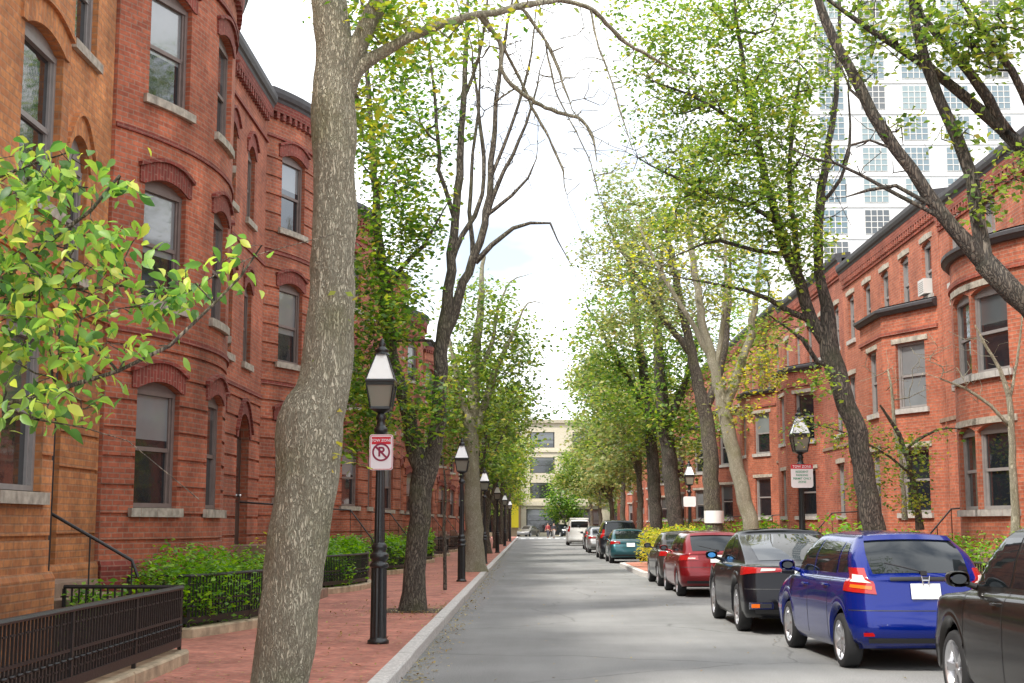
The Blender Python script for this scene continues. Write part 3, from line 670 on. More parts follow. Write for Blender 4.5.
end_building(-50, -13.1, 183, 3, 13.5, M['brick_red'], 5, 'far brick block left of the tan block', seed=6)
b = MB(); b.box((-2.0, 181.35, 3.1), (.95, .12, 3.9)); b.tube([(-2, 181.4, 5.1), (-2, 182.1, 5.1)], .04, 6); b.tube([(-2, 181.4, 1.1), (-2, 182.1, 1.1)], .04, 6)
tag(b.build('banner', M['yellow']), 'tall yellow banner on the tan block at the far end', 'banner')
b = MB(); sweep(b, [(-4.6, 181.9), (-1.5, 181.9)], [(-.1, 5.5), (1.1, 4.7), (1.15, 4.9), (-.1, 6.0)])
tag(b.build('awning', simple('awning_red', (.25, .05, .04), .7)), 'dull red awning above the corner shop at the far end', 'awning')
# ------------------------------------------------------------------ fences and gardens
def fence(path, label, zb=.27, zt=.92, group=None, stone=True, sp=.08):
    h = empty('iron_fence', (path[0][0], path[0][1], 0), 0, label, 'fence', group); ox, oy = path[0]
    path = [(x-ox, y-oy) for x, y in path]; pa = Path(path, 1); L = pa.L[-1]
    b = MB(); s = sp/2; k = 0
    while s < L:
        q = pa.at(s); b.box((q.x, q.y, (zb+.06+zt)/2), (.018, .018, zt-zb-.06))
        if k % 2 == 0:
            n = pa.nrm(s); ang = math.atan2(n.y, n.x); b.box((q.x, q.y, zb+.2), (.014, .085, .014), ang+R(0)); b.box((q.x, q.y, zt-.09), (.014, .09, .014), ang)
            b.lathe([(.03, -.012), (.045, 0), (.03, .012)], (q.x, q.y, zb+.27), 6)
        s += sp; k += 1
    b.build('pickets', M['iron'], h)
    b = MB(); sweep(b, path, [(-.03, zt), (.03, zt), (.036, zt+.018), (.02, zt+.04), (-.02, zt+.04), (-.036, zt+.018)]); b.build('top_rail', M['iron'], h)
    b = MB(); sweep(b, path, [(-.018, zb+.05), (.018, zb+.05), (.018, zb+.13), (-.018, zb+.13)]); b.build('lower_rail', M['iron'], h)
    b = MB(); sweep(b, path, [(-.012, zb+.33), (.012, zb+.33), (.012, zb+.355), (-.012, zb+.355)]); b.build('middle_rail', M['iron'], h)
    corners = [0.001]+[l for i, l in enumerate(pa.L[1:-1], 1) if (pa.p[i+1]-pa.p[i]).normalized().dot((pa.p[i]-pa.p[i-1]).normalized()) < .85]+[L-.001]
    ex = []
    for a, c in zip(corners[:-1], corners[1:]):
        m = int((c-a)//1.9); ex += [a+(c-a)*i/(m+1) for i in range(1, m+1)]
    for s in corners+ex:
        q = pa.at(s); b = MB(); b.box((q.x, q.y, (zt+.1)/2), (.036, .036, zt-.1)); b.build('post', M['iron'], h)
    if stone:
        b = MB(); rr = random.Random(int(L*100)); s = 0
        while s < L-.05:
            e = min(L, s+rr.uniform(1.3, 1.8)); w = rr.uniform(-.01, .01)
            sweep(b, pa.sub(s, e-.012), [(-.1, .1), (.11+w, .1), (.11+w, zb-.02), (.09+w, zb), (-.1, zb)]); s = e
        b.build('granite_base', M['sandstone'], h)
    return h
def rand_leaves(cent, size, rg, up=.5, droop=.3, fancy=False, wid=.5, jit=.35):
    """leaf faces at the given centres -> verts, faces"""
    n = len(cent); cent = np.asarray(cent)
    th = rg.uniform(0, 2*np.pi, n); dz = rg.normal(-droop, .35, n)
    d = np.stack([np.cos(th), np.sin(th), dz], 1); d /= np.linalg.norm(d, axis=1)[:, None]
    nn = rg.normal(0, .6, (n, 3)); nn[:, 2] += up*2; nn -= d*np.sum(nn*d, 1)[:, None]; nn /= np.linalg.norm(nn, axis=1)[:, None]
    w = np.cross(nn, d); s = (size*rg.uniform(1-jit, 1+jit, n))[:, None]
    if fancy:
        st = []; cu = rg.uniform(.05, .45, n)[:, None]; fo = rg.uniform(.15, .6, n)[:, None]; bw = rg.normal(0, .08, n)[:, None]
        for t, ww in ((0, .03), (.22, .8), (.5, 1.0), (.78, .6), (1, .03)):
            mid = cent+d*s*t-nn*s*cu*t*t+w*s*bw*math.sin(t*3.1); e = w*s*wid*.5*ww
            st += [mid-e+nn*s*fo*wid*.5*ww, mid, mid+e+nn*s*fo*wid*.5*ww]
        V = np.stack(st, 1); F = np.array([[3*i+j, 3*i+j+1, 3*i+j+4, 3*i+j+3] for i in range(4) for j in range(2)])
    else:
        V = np.stack([cent, cent+d*s*.5-w*s*wid*.5+nn*s*.08, cent+d*s, cent+d*s*.5+w*s*wid*.5+nn*s*.08], 1)
        F = np.array([[0, 1, 2, 3]])
    k = V.shape[1]; faces = (np.arange(n)[:, None, None]*k+F[None]).reshape(-1, 4)
    return V.reshape(-1, 3), faces
def quadmesh(name, V, F, mat, parent=None):
    me = bpy.data.meshes.new(name); me.vertices.add(len(V)); me.vertices.foreach_set('co', V.astype(np.float32).ravel())
    me.loops.add(len(F)*4); me.loops.foreach_set('vertex_index', F.astype(np.int32).ravel())
    me.polygons.add(len(F)); me.polygons.foreach_set('loop_start', np.arange(0, len(F)*4, 4, dtype=np.int32)); me.polygons.foreach_set('loop_total', np.full(len(F), 4, dtype=np.int32))
    me.materials.append(mat); me.update(calc_edges=True); me.validate()
    o = bpy.data.objects.new(name, me); COL.objects.link(o)
    if parent: o.parent = parent
    return o
def shrub(label, x0, x1, y0, y1, z0, z1, n, mat, size=.075, seed=1, group=None, cat='shrub', lumps=7):
    rg = np.random.default_rng(seed); h = empty('shrub', ((x0+x1)/2, (y0+y1)/2, z0), 0, label, cat, group)
    wx, wy, wz = (x1-x0)/2, (y1-y0)/2, z1-z0
    L = rg.uniform(-1, 1, (lumps*3, 3)); pts = []
    cen = np.stack([L[:, 0]*wx*.6, L[:, 1]*wy*.85, wz*(.45+.22*L[:, 2])], 1); rad = rg.uniform(.65, 1, len(cen))*min(wz*.5, max(wx, .35))
    per = n//len(cen)
    for c, r in zip(cen, rad):
        u = rg.normal(0, 1, (per, 3)); u /= np.linalg.norm(u, axis=1)[:, None]; rr = r*rg.uniform(.55, 1.08, per)[:, None]; pts.append(c+u*rr*[1, 1.25, 1])
    pts = np.concatenate(pts); pts = pts[pts[:, 2] > .02]
    V, F = rand_leaves(pts, size, rg, up=.6, droop=-.1, wid=.5)
    quadmesh('foliage', V, F, mat, h)
    b = MB()
    for c in cen[::2]: b.tube([(c[0]*.5, c[1]*.9, 0), (c[0]*.8, c[1], c[2]*.5), tuple(c)], [.018, .013, .006], 5)
    b.build('stem', M['bark_dark'], h); return h
# near fence on the left, with its return to the house
fence([(-3.6, 3.5), (-3.68, 9), (-3.77, 14.75), (-3.8, 14.88), (-5.1, 14.95)], 'black iron fence on a granite base along the near left garden')
def garden(y0, i):
    c = [(-5.3, y0-.6), (-4.5, y0-.55)]+[(-4.35+.62*math.sin(math.pi*t/10)-.1, y0-.4+6.3*t/10) for t in range(0, 11)]+[(-4.5, y0+6.1), (-5.3, y0+6.2)]
    names = ['black iron fence curving round the hedge of the first bow front', 'black iron fence curving behind the near trunk and lamp post', 'black iron fence curving in front of the third bow front']
    fence(c, names[i] if i < 3 else 'black iron fence in front of the '+['fourth', 'fifth', 'sixth'][i-3]+' bow front, far down the left pavement', group=None if i < 3 else 'iron fences far down the left pavement', sp=.085 if i < 3 else .16)
    b = MB(); b.face([(-6, y0-.5, .2), (-4.5, y0-.5, .2), (-3.9, y0+1.5, .2), (-3.8, y0+3, .2), (-3.9, y0+4.7, .2), (-4.5, y0+6, .2), (-6, y0+6, .2)]); tag(b.build('soil', M['wet_soil']), 'dark soil in the garden of bow front number '+str(i+1), kind='structure')
for i, y0 in enumerate((18.6, 29.2, 39.8, 50.4, 61, 71.6)): garden(y0, i)
b = MB(); b.face([(-5.3, 4, .2), (-3.7, 4, .2), (-3.95, 14.8, .2), (-5.3, 15, .2)]); tag(b.build('soil', M['wet_soil']), 'dark soil in the near left garden', kind='structure')
shrub('bright green hedge in front of the first bow front window', -5.25, -4.1, 17.2, 23.8, .2, 1.25, 8500, M['leaf_hedge'], .085, 1)
shrub('low green shrub by the handrail of the orange-brown house', -5.3, -4.3, 14.9, 15.7, .2, .95, 1500, M['leaf_hedge'], .08, 12)
shrub('bright green hedge right of the near trunk, behind the lamp post', -4.9, -3.95, 29.3, 34.8, .2, 1.5, 8000, M['leaf_hedge'], .1, 2)
shrub('green hedge beyond the lamp post, left of the forked tree', -4.9, -3.9, 39.8, 45.5, .2, 1.45, 5000, M['leaf_hedge'], .11, 3)
shrub('dark green hedge right of the forked tree, behind the sapling', -4.9, -3.9, 50.2, 56.4, .2, 1.6, 4000, M['leaf_hedge'], .14, 4)
shrub('small yellow flowering shrub by the arched door', -5.4, -4.6, 26.3, 27.3, .2, 1.75, 900, M['leaf_yellow'], .09, 5)
shrub('spiky yellow-green bush at the right-hand house by the picture edge', 8.0, 9.2, 22.5, 25.2, .15, 1.5, 3500, M['leaf_hedge'], .09, 6)
shrub('bright green bush behind the roof of the blue car', 8.3, 9.3, 26.5, 29.4, .15, 1.55, 3500, M['leaf_hedge'], .1, 7)
shrub('green bush between the blue car roof and the brick bay', 8.4, 9.2, 30.2, 33.6, .15, 1.75, 3500, M['leaf_hedge'], .1, 8)
shrub('yellow-green hedge on the bump-out behind the red car', 4.0, 6.0, 43.2, 52.3, .15, 1.5, 8000, M['leaf_yellow'], .13, 9)
shrub('dark green bush on the bump-out, between the teal and brown cars', 4.3, 5.6, 40.5, 43, .15, 1.6, 3500, M['leaf_hedge'], .12, 10)
for i in range(5):
    shrub(['green shrub beside the pale leaning tree on the right', 'green shrub in the garden behind the white-banded tree', 'green shrub in the garden behind the dark pair of trees', 'second farthest green shrub in the right-hand gardens', 'farthest green shrub in the right-hand gardens'][i], 7.6, 9.2, 36+i*12, 41+i*12, .15, 1.9, 2500, M['leaf_hedge'], .15, 20+i, 'shrubs in the right-hand gardens')
# flowers in the left garden
f = empty('red_flower', (-4.6, 25.6, .2), 0, 'small red flowers behind the fence near the arched door', 'flower')
b = MB()
for i in range(14):
    a = random.uniform(0, 6.28); r_ = random.uniform(0, .25); p = (r_*math.cos(a), r_*math.sin(a), random.uniform(.75, 1.05)); b.lathe([(0, -.04), (.05, 0), (.06, .02), (.0, .03)], p, 6)
b.build('bloom', M['sign_red'], f)
b = MB()
for i in range(10):
    a = random.uniform(0, 6.28); r_ = random.uniform(0, .25); b.tube([(0, 0, 0), (r_*math.cos(a), r_*math.sin(a), .95)], .008, 4)
b.build('stem', M['leaf_hedge'], f)
# railings of the right-hand gardens (low, behind the cars)
for i, (a, c) in enumerate(((18, 31), (34, 41), (45, 54))):
    fence([(7.9, a), (7.9, c)], ['low iron fence behind the blue car', 'low iron fence behind the black car', 'low iron fence behind the red car'][i], sp=.14)
# ------------------------------------------------------------------ lettering
def text(body, size, mat, parent, loc, rot, bold=0, name='lettering', ext=.001):
    c = bpy.data.curves.new(name, 'FONT'); c.body = body; c.size = size; c.align_x = 'CENTER'; c.align_y = 'CENTER'; c.extrude = ext; c.offset = bold
    t = bpy.data.objects.new(name, c); COL.objects.link(t)
    dg = bpy.context.evaluated_depsgraph_get(); me = bpy.data.meshes.new_from_object(t.evaluated_get(dg)); bpy.data.objects.remove(t)
    me.materials.clear(); me.materials.append(mat); o = bpy.data.objects.new(name, me); COL.objects.link(o); o.parent = parent; o.location = loc; o.rotation_euler = rot
    return o
# ------------------------------------------------------------------ gas lamps
def lamp(label, loc, hgt=3.8, group=None, proto=None):
    if proto:
        c = copy_tree(proto); c.location = loc; c.scale = (1, 1, hgt/3.92); tag(c, label, 'street lamp', group); return c
    h = empty('street_lamp', loc, 0, label, 'street lamp', group); h.scale = (1, 1, hgt/3.92)
    b = MB(); rows = []
    b.lathe([(0, 0), (.135, 0), (.135, .04), (.112, .055), (.105, .08)], k=24)
    for r, z in [(.104, .08), (.1, .5), (.098, .95)]: rows.append([((r-.009*(j % 2))*math.cos(2*math.pi*j/28), (r-.009*(j % 2))*math.sin(2*math.pi*j/28), z) for j in range(28)])
    b.grid(rows, smooth=False, closed=True)
    b.lathe([(.098, .95), (.118, .965), (.122, .99), (.108, 1.01), (.085, 1.03), (.1, 1.05), (.12, 1.08), (.12, 1.12), (.095, 1.14), (.08, 1.16), (.1, 1.2), (.1, 1.23), (.07, 1.27)], k=24)
    b.build('base', M['iron_green'], h)
    b = MB(); rows = []
    for r, z in [(.068, 1.27), (.052, 2.66)]: rows.append([((r-.006*(j % 2))*math.cos(2*math.pi*j/24), (r-.006*(j % 2))*math.sin(2*math.pi*j/24), z) for j in range(24)])
    b.grid(rows, smooth=False, closed=True); b.lathe([(.052, 2.66), (.085, 2.69), (.09, 2.73), (.06, 2.76), (.05, 2.84), (.07, 2.87), (.045, 2.93)], k=16); b.build('post', M['iron_green'], h)
    z0, z1, r0, r1 = 3.0, 3.3, .125, .175; rot = math.pi/4; q2 = math.sqrt(2)
    g = MB(); g.lathe([((r0-.01)*q2, z0+.015), ((r1-.012)*q2, z1)], k=4, smooth=False, rot=rot); g.build('lantern_glass', M['lamp_glass'], h)
    b = MB(); b.lathe([(.03, 2.92), (.09, 2.95), (r0*q2+.01, 2.985), (r0*q2+.01, 3.015), (.02, 3.015)], k=4, smooth=False, rot=rot)
    for j in range(4):
        a = rot+j*math.pi/2; b.tube([(r0*q2*math.cos(a), r0*q2*math.sin(a), z0), (r1*q2*math.cos(a), r1*q2*math.sin(a), z1)], .014, 4)
    b.lathe([(r1*q2-.05, z1-.01), (r1*q2+.005, z1-.01), (r1*q2+.01, z1+.03), (r1*q2+.02, z1+.045), (r1*q2+.015, z1+.065), (r1*q2-.03, z1+.07)], k=4, smooth=False, rot=rot)
    zr = z1+.07
    for j in range(4):
        a = rot+j*math.pi/2; b.tube([((r1+.004)*q2*math.cos(a), (r1+.004)*q2*math.sin(a), zr), (.066*q2*math.cos(a), .066*q2*math.sin(a), zr+.34)], .009, 4)
    b.build('lantern_frame', M['iron_green'], h)
    b = MB(); b.lathe([((r1)*q2, zr), (.064*q2, zr+.335)], k=4, smooth=False, rot=rot); b.build('lantern_roof', M['lamp_roof'], h)
    b = MB(); b.lathe([(.075*q2, zr+.33), (.085, zr+.35), (.08, zr+.37), (.1, zr+.385), (.055, zr+.42), (.04, zr+.45), (.055, zr+.47), (.025, zr+.5), (.03, zr+.52), (.0, zr+.555)], k=14); b.build('finial', M['iron_green'], h)
    return h
L1 = lamp('nearest black gas lamp, carrying the no-parking sign, on the left pavement', (-1.9, 17.2, .14), 3.85)
for (x, y, hh, lb, gr) in ((-1.78, 35.5, 3.72, 'black gas lamp second from the near end on the left pavement, beyond the forked tree', None), (-1.72, 51.5, 3.6, 'third black gas lamp from the near end on the left pavement', None),
    (-1.7, 71, 3.6, 'fourth gas lamp from the near end on the left pavement', None), (-1.7, 92, 3.6, 'fifth gas lamp from the near end on the left pavement', None), (-1.7, 116, 3.6, 'sixth gas lamp from the near end on the left pavement', None),
    (5.5, 27.6, 3.85, 'black gas lamp with the green-lettered sign behind the black car', None), (5.98, 51, 3.85, 'gas lamp with a pale sign above the red car', None), (6.25, 77, 3.7, 'gas lamp with a small white sign beyond the bump-out', None), (6.3, 104, 3.7, 'farthest gas lamp on the right pavement', None)):
    lamp(lb, (x, y, .14), hh, gr, L1)
def sign(kind, loc, label, w, hgt, band_=True):
    s = empty('sign', loc, R(-3), label, 'sign')
    b = MB(); r = .035*w/.3; pts = []
    for cx_, cz_, a0 in ((w/2-r, hgt/2-r, 0), (-w/2+r, hgt/2-r, 90), (-w/2+r, -hgt/2+r, 180), (w/2-r, -hgt/2+r, 270)):
        for k in range(5): a = R(a0+k*22.5); pts.append((cx_+r*math.cos(a), cz_+r*math.sin(a)))
    b.face([(x, 0, z) for x, z in pts]); b.face([(x, .006, z) for x, z in pts][::-1])
    for i in range(len(pts)): p, q = pts[i], pts[(i+1) % len(pts)]; b.face([(p[0], 0, p[1]), (q[0], 0, q[1]), (q[0], .006, q[1]), (p[0], .006, p[1])])
    b.build('plate', M['sign_white'], s)
    m = MB()
    def rim(sc, mi):
        m2 = [(x*(1-.03/w*sc) if abs(x) > 0 else x, z*(1-.03/hgt*sc)) for x, z in pts]
        m3 = [(x*(1-.06/w*sc), z*(1-.06/hgt*sc)) for x, z in pts]
        for i in range(len(pts)):
            j = (i+1) % len(pts); m.face([(m2[i][0], -.0015, m2[i][1]), (m2[j][0], -.0015, m2[j][1]), (m3[j][0], -.0015, m3[j][1]), (m3[i][0], -.0015, m3[i][1])])
    rot = (R(90), 0, 0)
    if kind == 'park':
        rim(.45, 0); m.build('border', M['sign_red'], s)
        m = MB(); zt = hgt/2-.03; m.face([(-w/2+.028, -.002, zt), (w/2-.028, -.002, zt), (w/2-.028, -.002, zt-.095), (-w/2+.028, -.002, zt-.095)]); m.build('red_band', M['sign_red'], s)
        text('TOW ZONE', .047, M['sign_white'], s, (0, -.004, zt-.047), rot, .0008)
        text('P', .17, M['sign_maroon'], s, (0, -.003, -.0), rot, .004)
        m = MB(); 
        for k in range(32):
            a0, a1 = 2*math.pi*k/32, 2*math.pi*(k+1)/32
            m.face([(.115*math.cos(a0), -.004, .115*math.sin(a0)), (.115*math.cos(a1), -.004, .115*math.sin(a1)), (.092*math.cos(a1), -.004, .092*math.sin(a1)), (.092*math.cos(a0), -.004, .092*math.sin(a0))])
        u = .707; e = .009
        m.face([(-.1*u-e, -.0045, .1*u-e), (-.1*u+e, -.0045, .1*u+e), (.1*u+e, -.0045, -.1*u+e), (.1*u-e, -.0045, -.1*u-e)])
        m.build('no_parking_ring', M['sign_maroon'], s)
    else:
        if band_:
            m = MB(); m.face([(-w/2, -.002, hgt/2), (w/2, -.002, hgt/2), (w/2, -.002, hgt/2-.09), (-w/2, -.002, hgt/2-.09)]); m.build('red_band', M['sign_red'], s)
            text('TOW ZONE', .068, M['sign_white'], s, (0, -.004, hgt/2-.045), rot, .001)
        if kind == 'permit':
            for i, t_ in enumerate(('RESIDENT', 'PARKING', 'PERMIT ONLY', 'ZONE')): text(t_, .058, M['sign_green'], s, (0, -.003, hgt/2-.15-i*.068), rot, .0008)
    b = MB(); b.box((0, .02, hgt*.25), (.16, .02, .03)); b.box((0, .02, -hgt*.25), (.16, .02, .03)); b.build('bracket', M['chrome'], s)
    return s
sign('park', (-1.88, 17.08, .14+2.38), 'white no-parking sign with a red TOW ZONE band on the nearest gas lamp', .30, .45)
sign('permit', (5.5, 27.48, 2.58), 'white sign with red band and green lettering on the gas lamp behind the black car', .44, .47)
sign('plain', (5.97, 50.9, 2.45), 'pale square sign on the gas lamp above the red car', .46, .38, False)
sign('plain', (6.24, 76.9, 2.4), 'small white sign on the gas lamp beyond the bump-out', .42, .44)
# ------------------------------------------------------------------ cars
class Car:
    def __init__(c, L, rings, wr, yr, yf, zsill=.2, br=.1, bf=.25):
        c.L = L; c.r = rings; c.wr = wr; c.yr = yr; c.yf = yf; c.br = br; c.bf = bf
    def arch(c, y):
        z = 0
        for w in (c.yr, c.yf):
            d = abs(y-w); A = c.wr+.055
            if d < A: z = max(z, c.wr+math.sqrt(A*A-d*d)*1.0)
        return z
    def pt(c, i, a):
        i = max(0, min(len(c.r)-1, i)); r = c.r[i]; hw = r['hw']; rx = r.get('rx', c.RX); ry = r.get('ry', c.RY); rfx = r.get('rfx', .35); rfy = r.get('rfy', .35)
        br = r.get('br', c.br); bf = r.get('bf', c.bf); k = ((hw-rx)/hw)**2; kf = ((hw-rfx)/hw)**2
        if a <= 1: x = (hw-rx)*a; y = r['y0']+br*(x/hw)**2
        elif a <= 2:
            th = (a-1)*math.pi/2; x = hw-rx+rx*math.sin(th); y = r['y0']+br*k+ry*(1-math.cos(th))
        elif a <= 3:
            t = a-2; ya = r['y0']+br*k+ry; yb = r['y1']-bf*kf-rfy; x = hw; y = ya+(yb-ya)*t
        elif a <= 4:
            th = (4-a)*math.pi/2; x = hw-rfx+rfx*math.sin(th); y = r['y1']-bf*kf-rfy*(1-math.cos(th))
        else: x = (hw-rfx)*(5-a); y = r['y1']-bf*(x/hw)**2
        x *= 1-.05*abs((y-c.L*.47)/(c.L/2))**3
        z = np.interp(y, [q[0] for q in r['z']], [q[1] for q in r['z']])+r.get('crown', 0)*(1-(x/hw)**2)
        if i <= 4 and a > 1.6 and a < 3.5:
            z = max(z, c.arch(y)+.035*i) if c.arch(y) > 0 else z
            if c.arch(y) > 0 and i < 3: x += .012
        return Vector((x, y, z))
    def ev(c, a, h):
        sgn = 1
        if a < 0: a = -a; sgn = -1
        i = int(math.floor(h)); f = h-i
        if f < 1e-6: p = c.pt(i, a)
        else:
            p0, p1, p2, p3 = c.pt(i-1, a), c.pt(i, a), c.pt(i+1, a), c.pt(i+2, a)
            sharp = c.r[max(0, min(i, len(c.r)-1))].get('lin')
            if sharp: p = p1.lerp(p2, f)
            else: p = .5*((2*p1)+(p2-p0)*f+(2*p0-5*p1+4*p2-p3)*f*f+(3*p1-p0-3*p2+p3)*f**3); p = p*.75+p1.lerp(p2, f)*.25
        p = p.copy(); p.x *= sgn; return p
    def nrm(c, a, h):
        e = .02; u = c.ev(a+e, h)-c.ev(a-e, h); v = c.ev(a, min(h+.05, len(c.r)-1.001))-c.ev(a, h-.05); n = u.cross(v)
        if n.length < 1e-9: return Vector((0, -1, 0))
        n.normalize(); p = c.ev(a, h); ctr = Vector((0, c.L*.5, .6))
        if n.dot(p-ctr) < 0: n = -n
        return n
    def shell(c):
        b = MB(); A = list(np.linspace(0, 1, 7)[:-1])+list(np.linspace(1, 2, 8)[:-1])+list(np.linspace(2, 3, 64)[:-1])+list(np.linspace(3, 4, 8)[:-1])+list(np.linspace(4, 5, 8))
        A2 = A+[-a for a in A[::-1][1:-1]]
        Hs = []
        for i in range(len(c.r)-1): Hs += [i, i+.33, i+.67]
        Hs.append(len(c.r)-1)
        rows = [[c.ev(a, h) for a in A2] for h in Hs]
        b.grid(rows, closed=True)
        top = rows[-1]; n = len(top)  # roof cap
        ctr = sum(top, Vector())/n+Vector((0, 0, .006)); b2 = []
        mid = [p.lerp(ctr, .5)+Vector((0, 0, .004)) for p in top]; b.grid([top, mid], closed=True)
        for j in range(n): b.face([mid[j], mid[(j+1) % n], ctr], smooth=True)
        return b
    def patch(c, b, a0, a1, h0, h1, off=.006, na=8, nh=5, quad=None, mi=0):
        """quad: four (a,h) corners, bilinear"""
        if quad is None: quad = [(a0, h0), (a1, h0), (a1, h1), (a0, h1)]
        rows = []
        for j in range(nh+1):
            v = j/nh; row = []
            for i in range(na+1):
                u = i/na
                a = (quad[0][0]*(1-u)+quad[1][0]*u)*(1-v)+(quad[3][0]*(1-u)+quad[2][0]*u)*v
                h = (quad[0][1]*(1-u)+quad[1][1]*u)*(1-v)+(quad[3][1]*(1-u)+quad[2][1]*u)*v
                row.append(c.ev(a, h)+c.nrm(a, h)*off)
            rows.append(row)
        b.grid(rows, mi)
        inner = [[rows[0][i]-c.nrm(quad[0][0], quad[0][1])*0 for i in range(na+1)]]
        # skirt
        def sk(line):
            ctr = sum(line, Vector())/len(line)
            cc = sum([p for r_ in rows for p in r_], Vector())/((na+1)*(nh+1))
            bk = [p.lerp(Vector((0, c.L*.5, .7)), .008) for p in line]
            b.grid([line, bk], mi, False)
        sk(rows[0]); sk(rows[-1]); sk([r_[0] for r_ in rows]); sk([r_[-1] for r_ in rows])
def find_a(c, y, h):
    lo, hi = 1.5, 3.9
    for _ in range(24):
        m = (lo+hi)/2
        if c.ev(m, h).y < y: lo = m
        else: hi = m
    return lo
def wheel(parent, x, y, r, side, spokes=5, w=.2, split=False):
    t = MB(); Mx = Matrix.Translation((x, y, r)) @ Matrix.Rotation(R(90), 4, 'Y')
    hw = w/2; rr = r*.74
    t.lathe([(rr, -hw), (r*.9, -hw), (r*.97, -hw*.85), (r, -hw*.6), (r, hw*.6), (r*.97, hw*.85), (r*.9, hw), (rr, hw)], k=36, M=Mx)
    to = t.build('wheel', M['tyre'], parent)
    m = MB(); sgn = side
    m.lathe([(rr+.004, sgn*hw*.98), (rr-.015, sgn*hw*.9), (rr-.02, -sgn*hw*.5)], k=36, M=Mx)
    m.lathe([(0, -sgn*hw*.3), (rr-.02, -sgn*hw*.3)], k=36, M=Mx, mi=1)
    m.lathe([(0, sgn*hw*.75), (.045, sgn*hw*.72), (.055, sgn*hw*.5), (.055, 0)], k=16, M=Mx)
    for k in range(spokes):
        for dd in ((-.1, .1) if split else (0,)):
            a = 2*math.pi*k/spokes+.3; wdt = .022 if split else .034
            p = [(.04, a, -wdt), (.04, a, wdt), (rr-.012, a+dd, wdt*.8), (rr-.012, a+dd, -wdt*.8)]
            def q(rad, ang, tt, z): return Mx @ Vector((rad*math.cos(ang)-tt*math.sin(ang), rad*math.sin(ang)+tt*math.cos(ang), z))
            f0 = [q(*v, sgn*hw*(.66 if i < 2 else .84)) for i, v in enumerate(p)]; f1 = [q(*v, sgn*hw*.3) for v in p]
            m.face(f0)
            for i in range(4): m.face([f0[i], f0[(i+1) % 4], f1[(i+1) % 4], f1[i]])
    m.build('rim', [M['rim'], M['underbody']], to)
def zz(*a): return list(a)
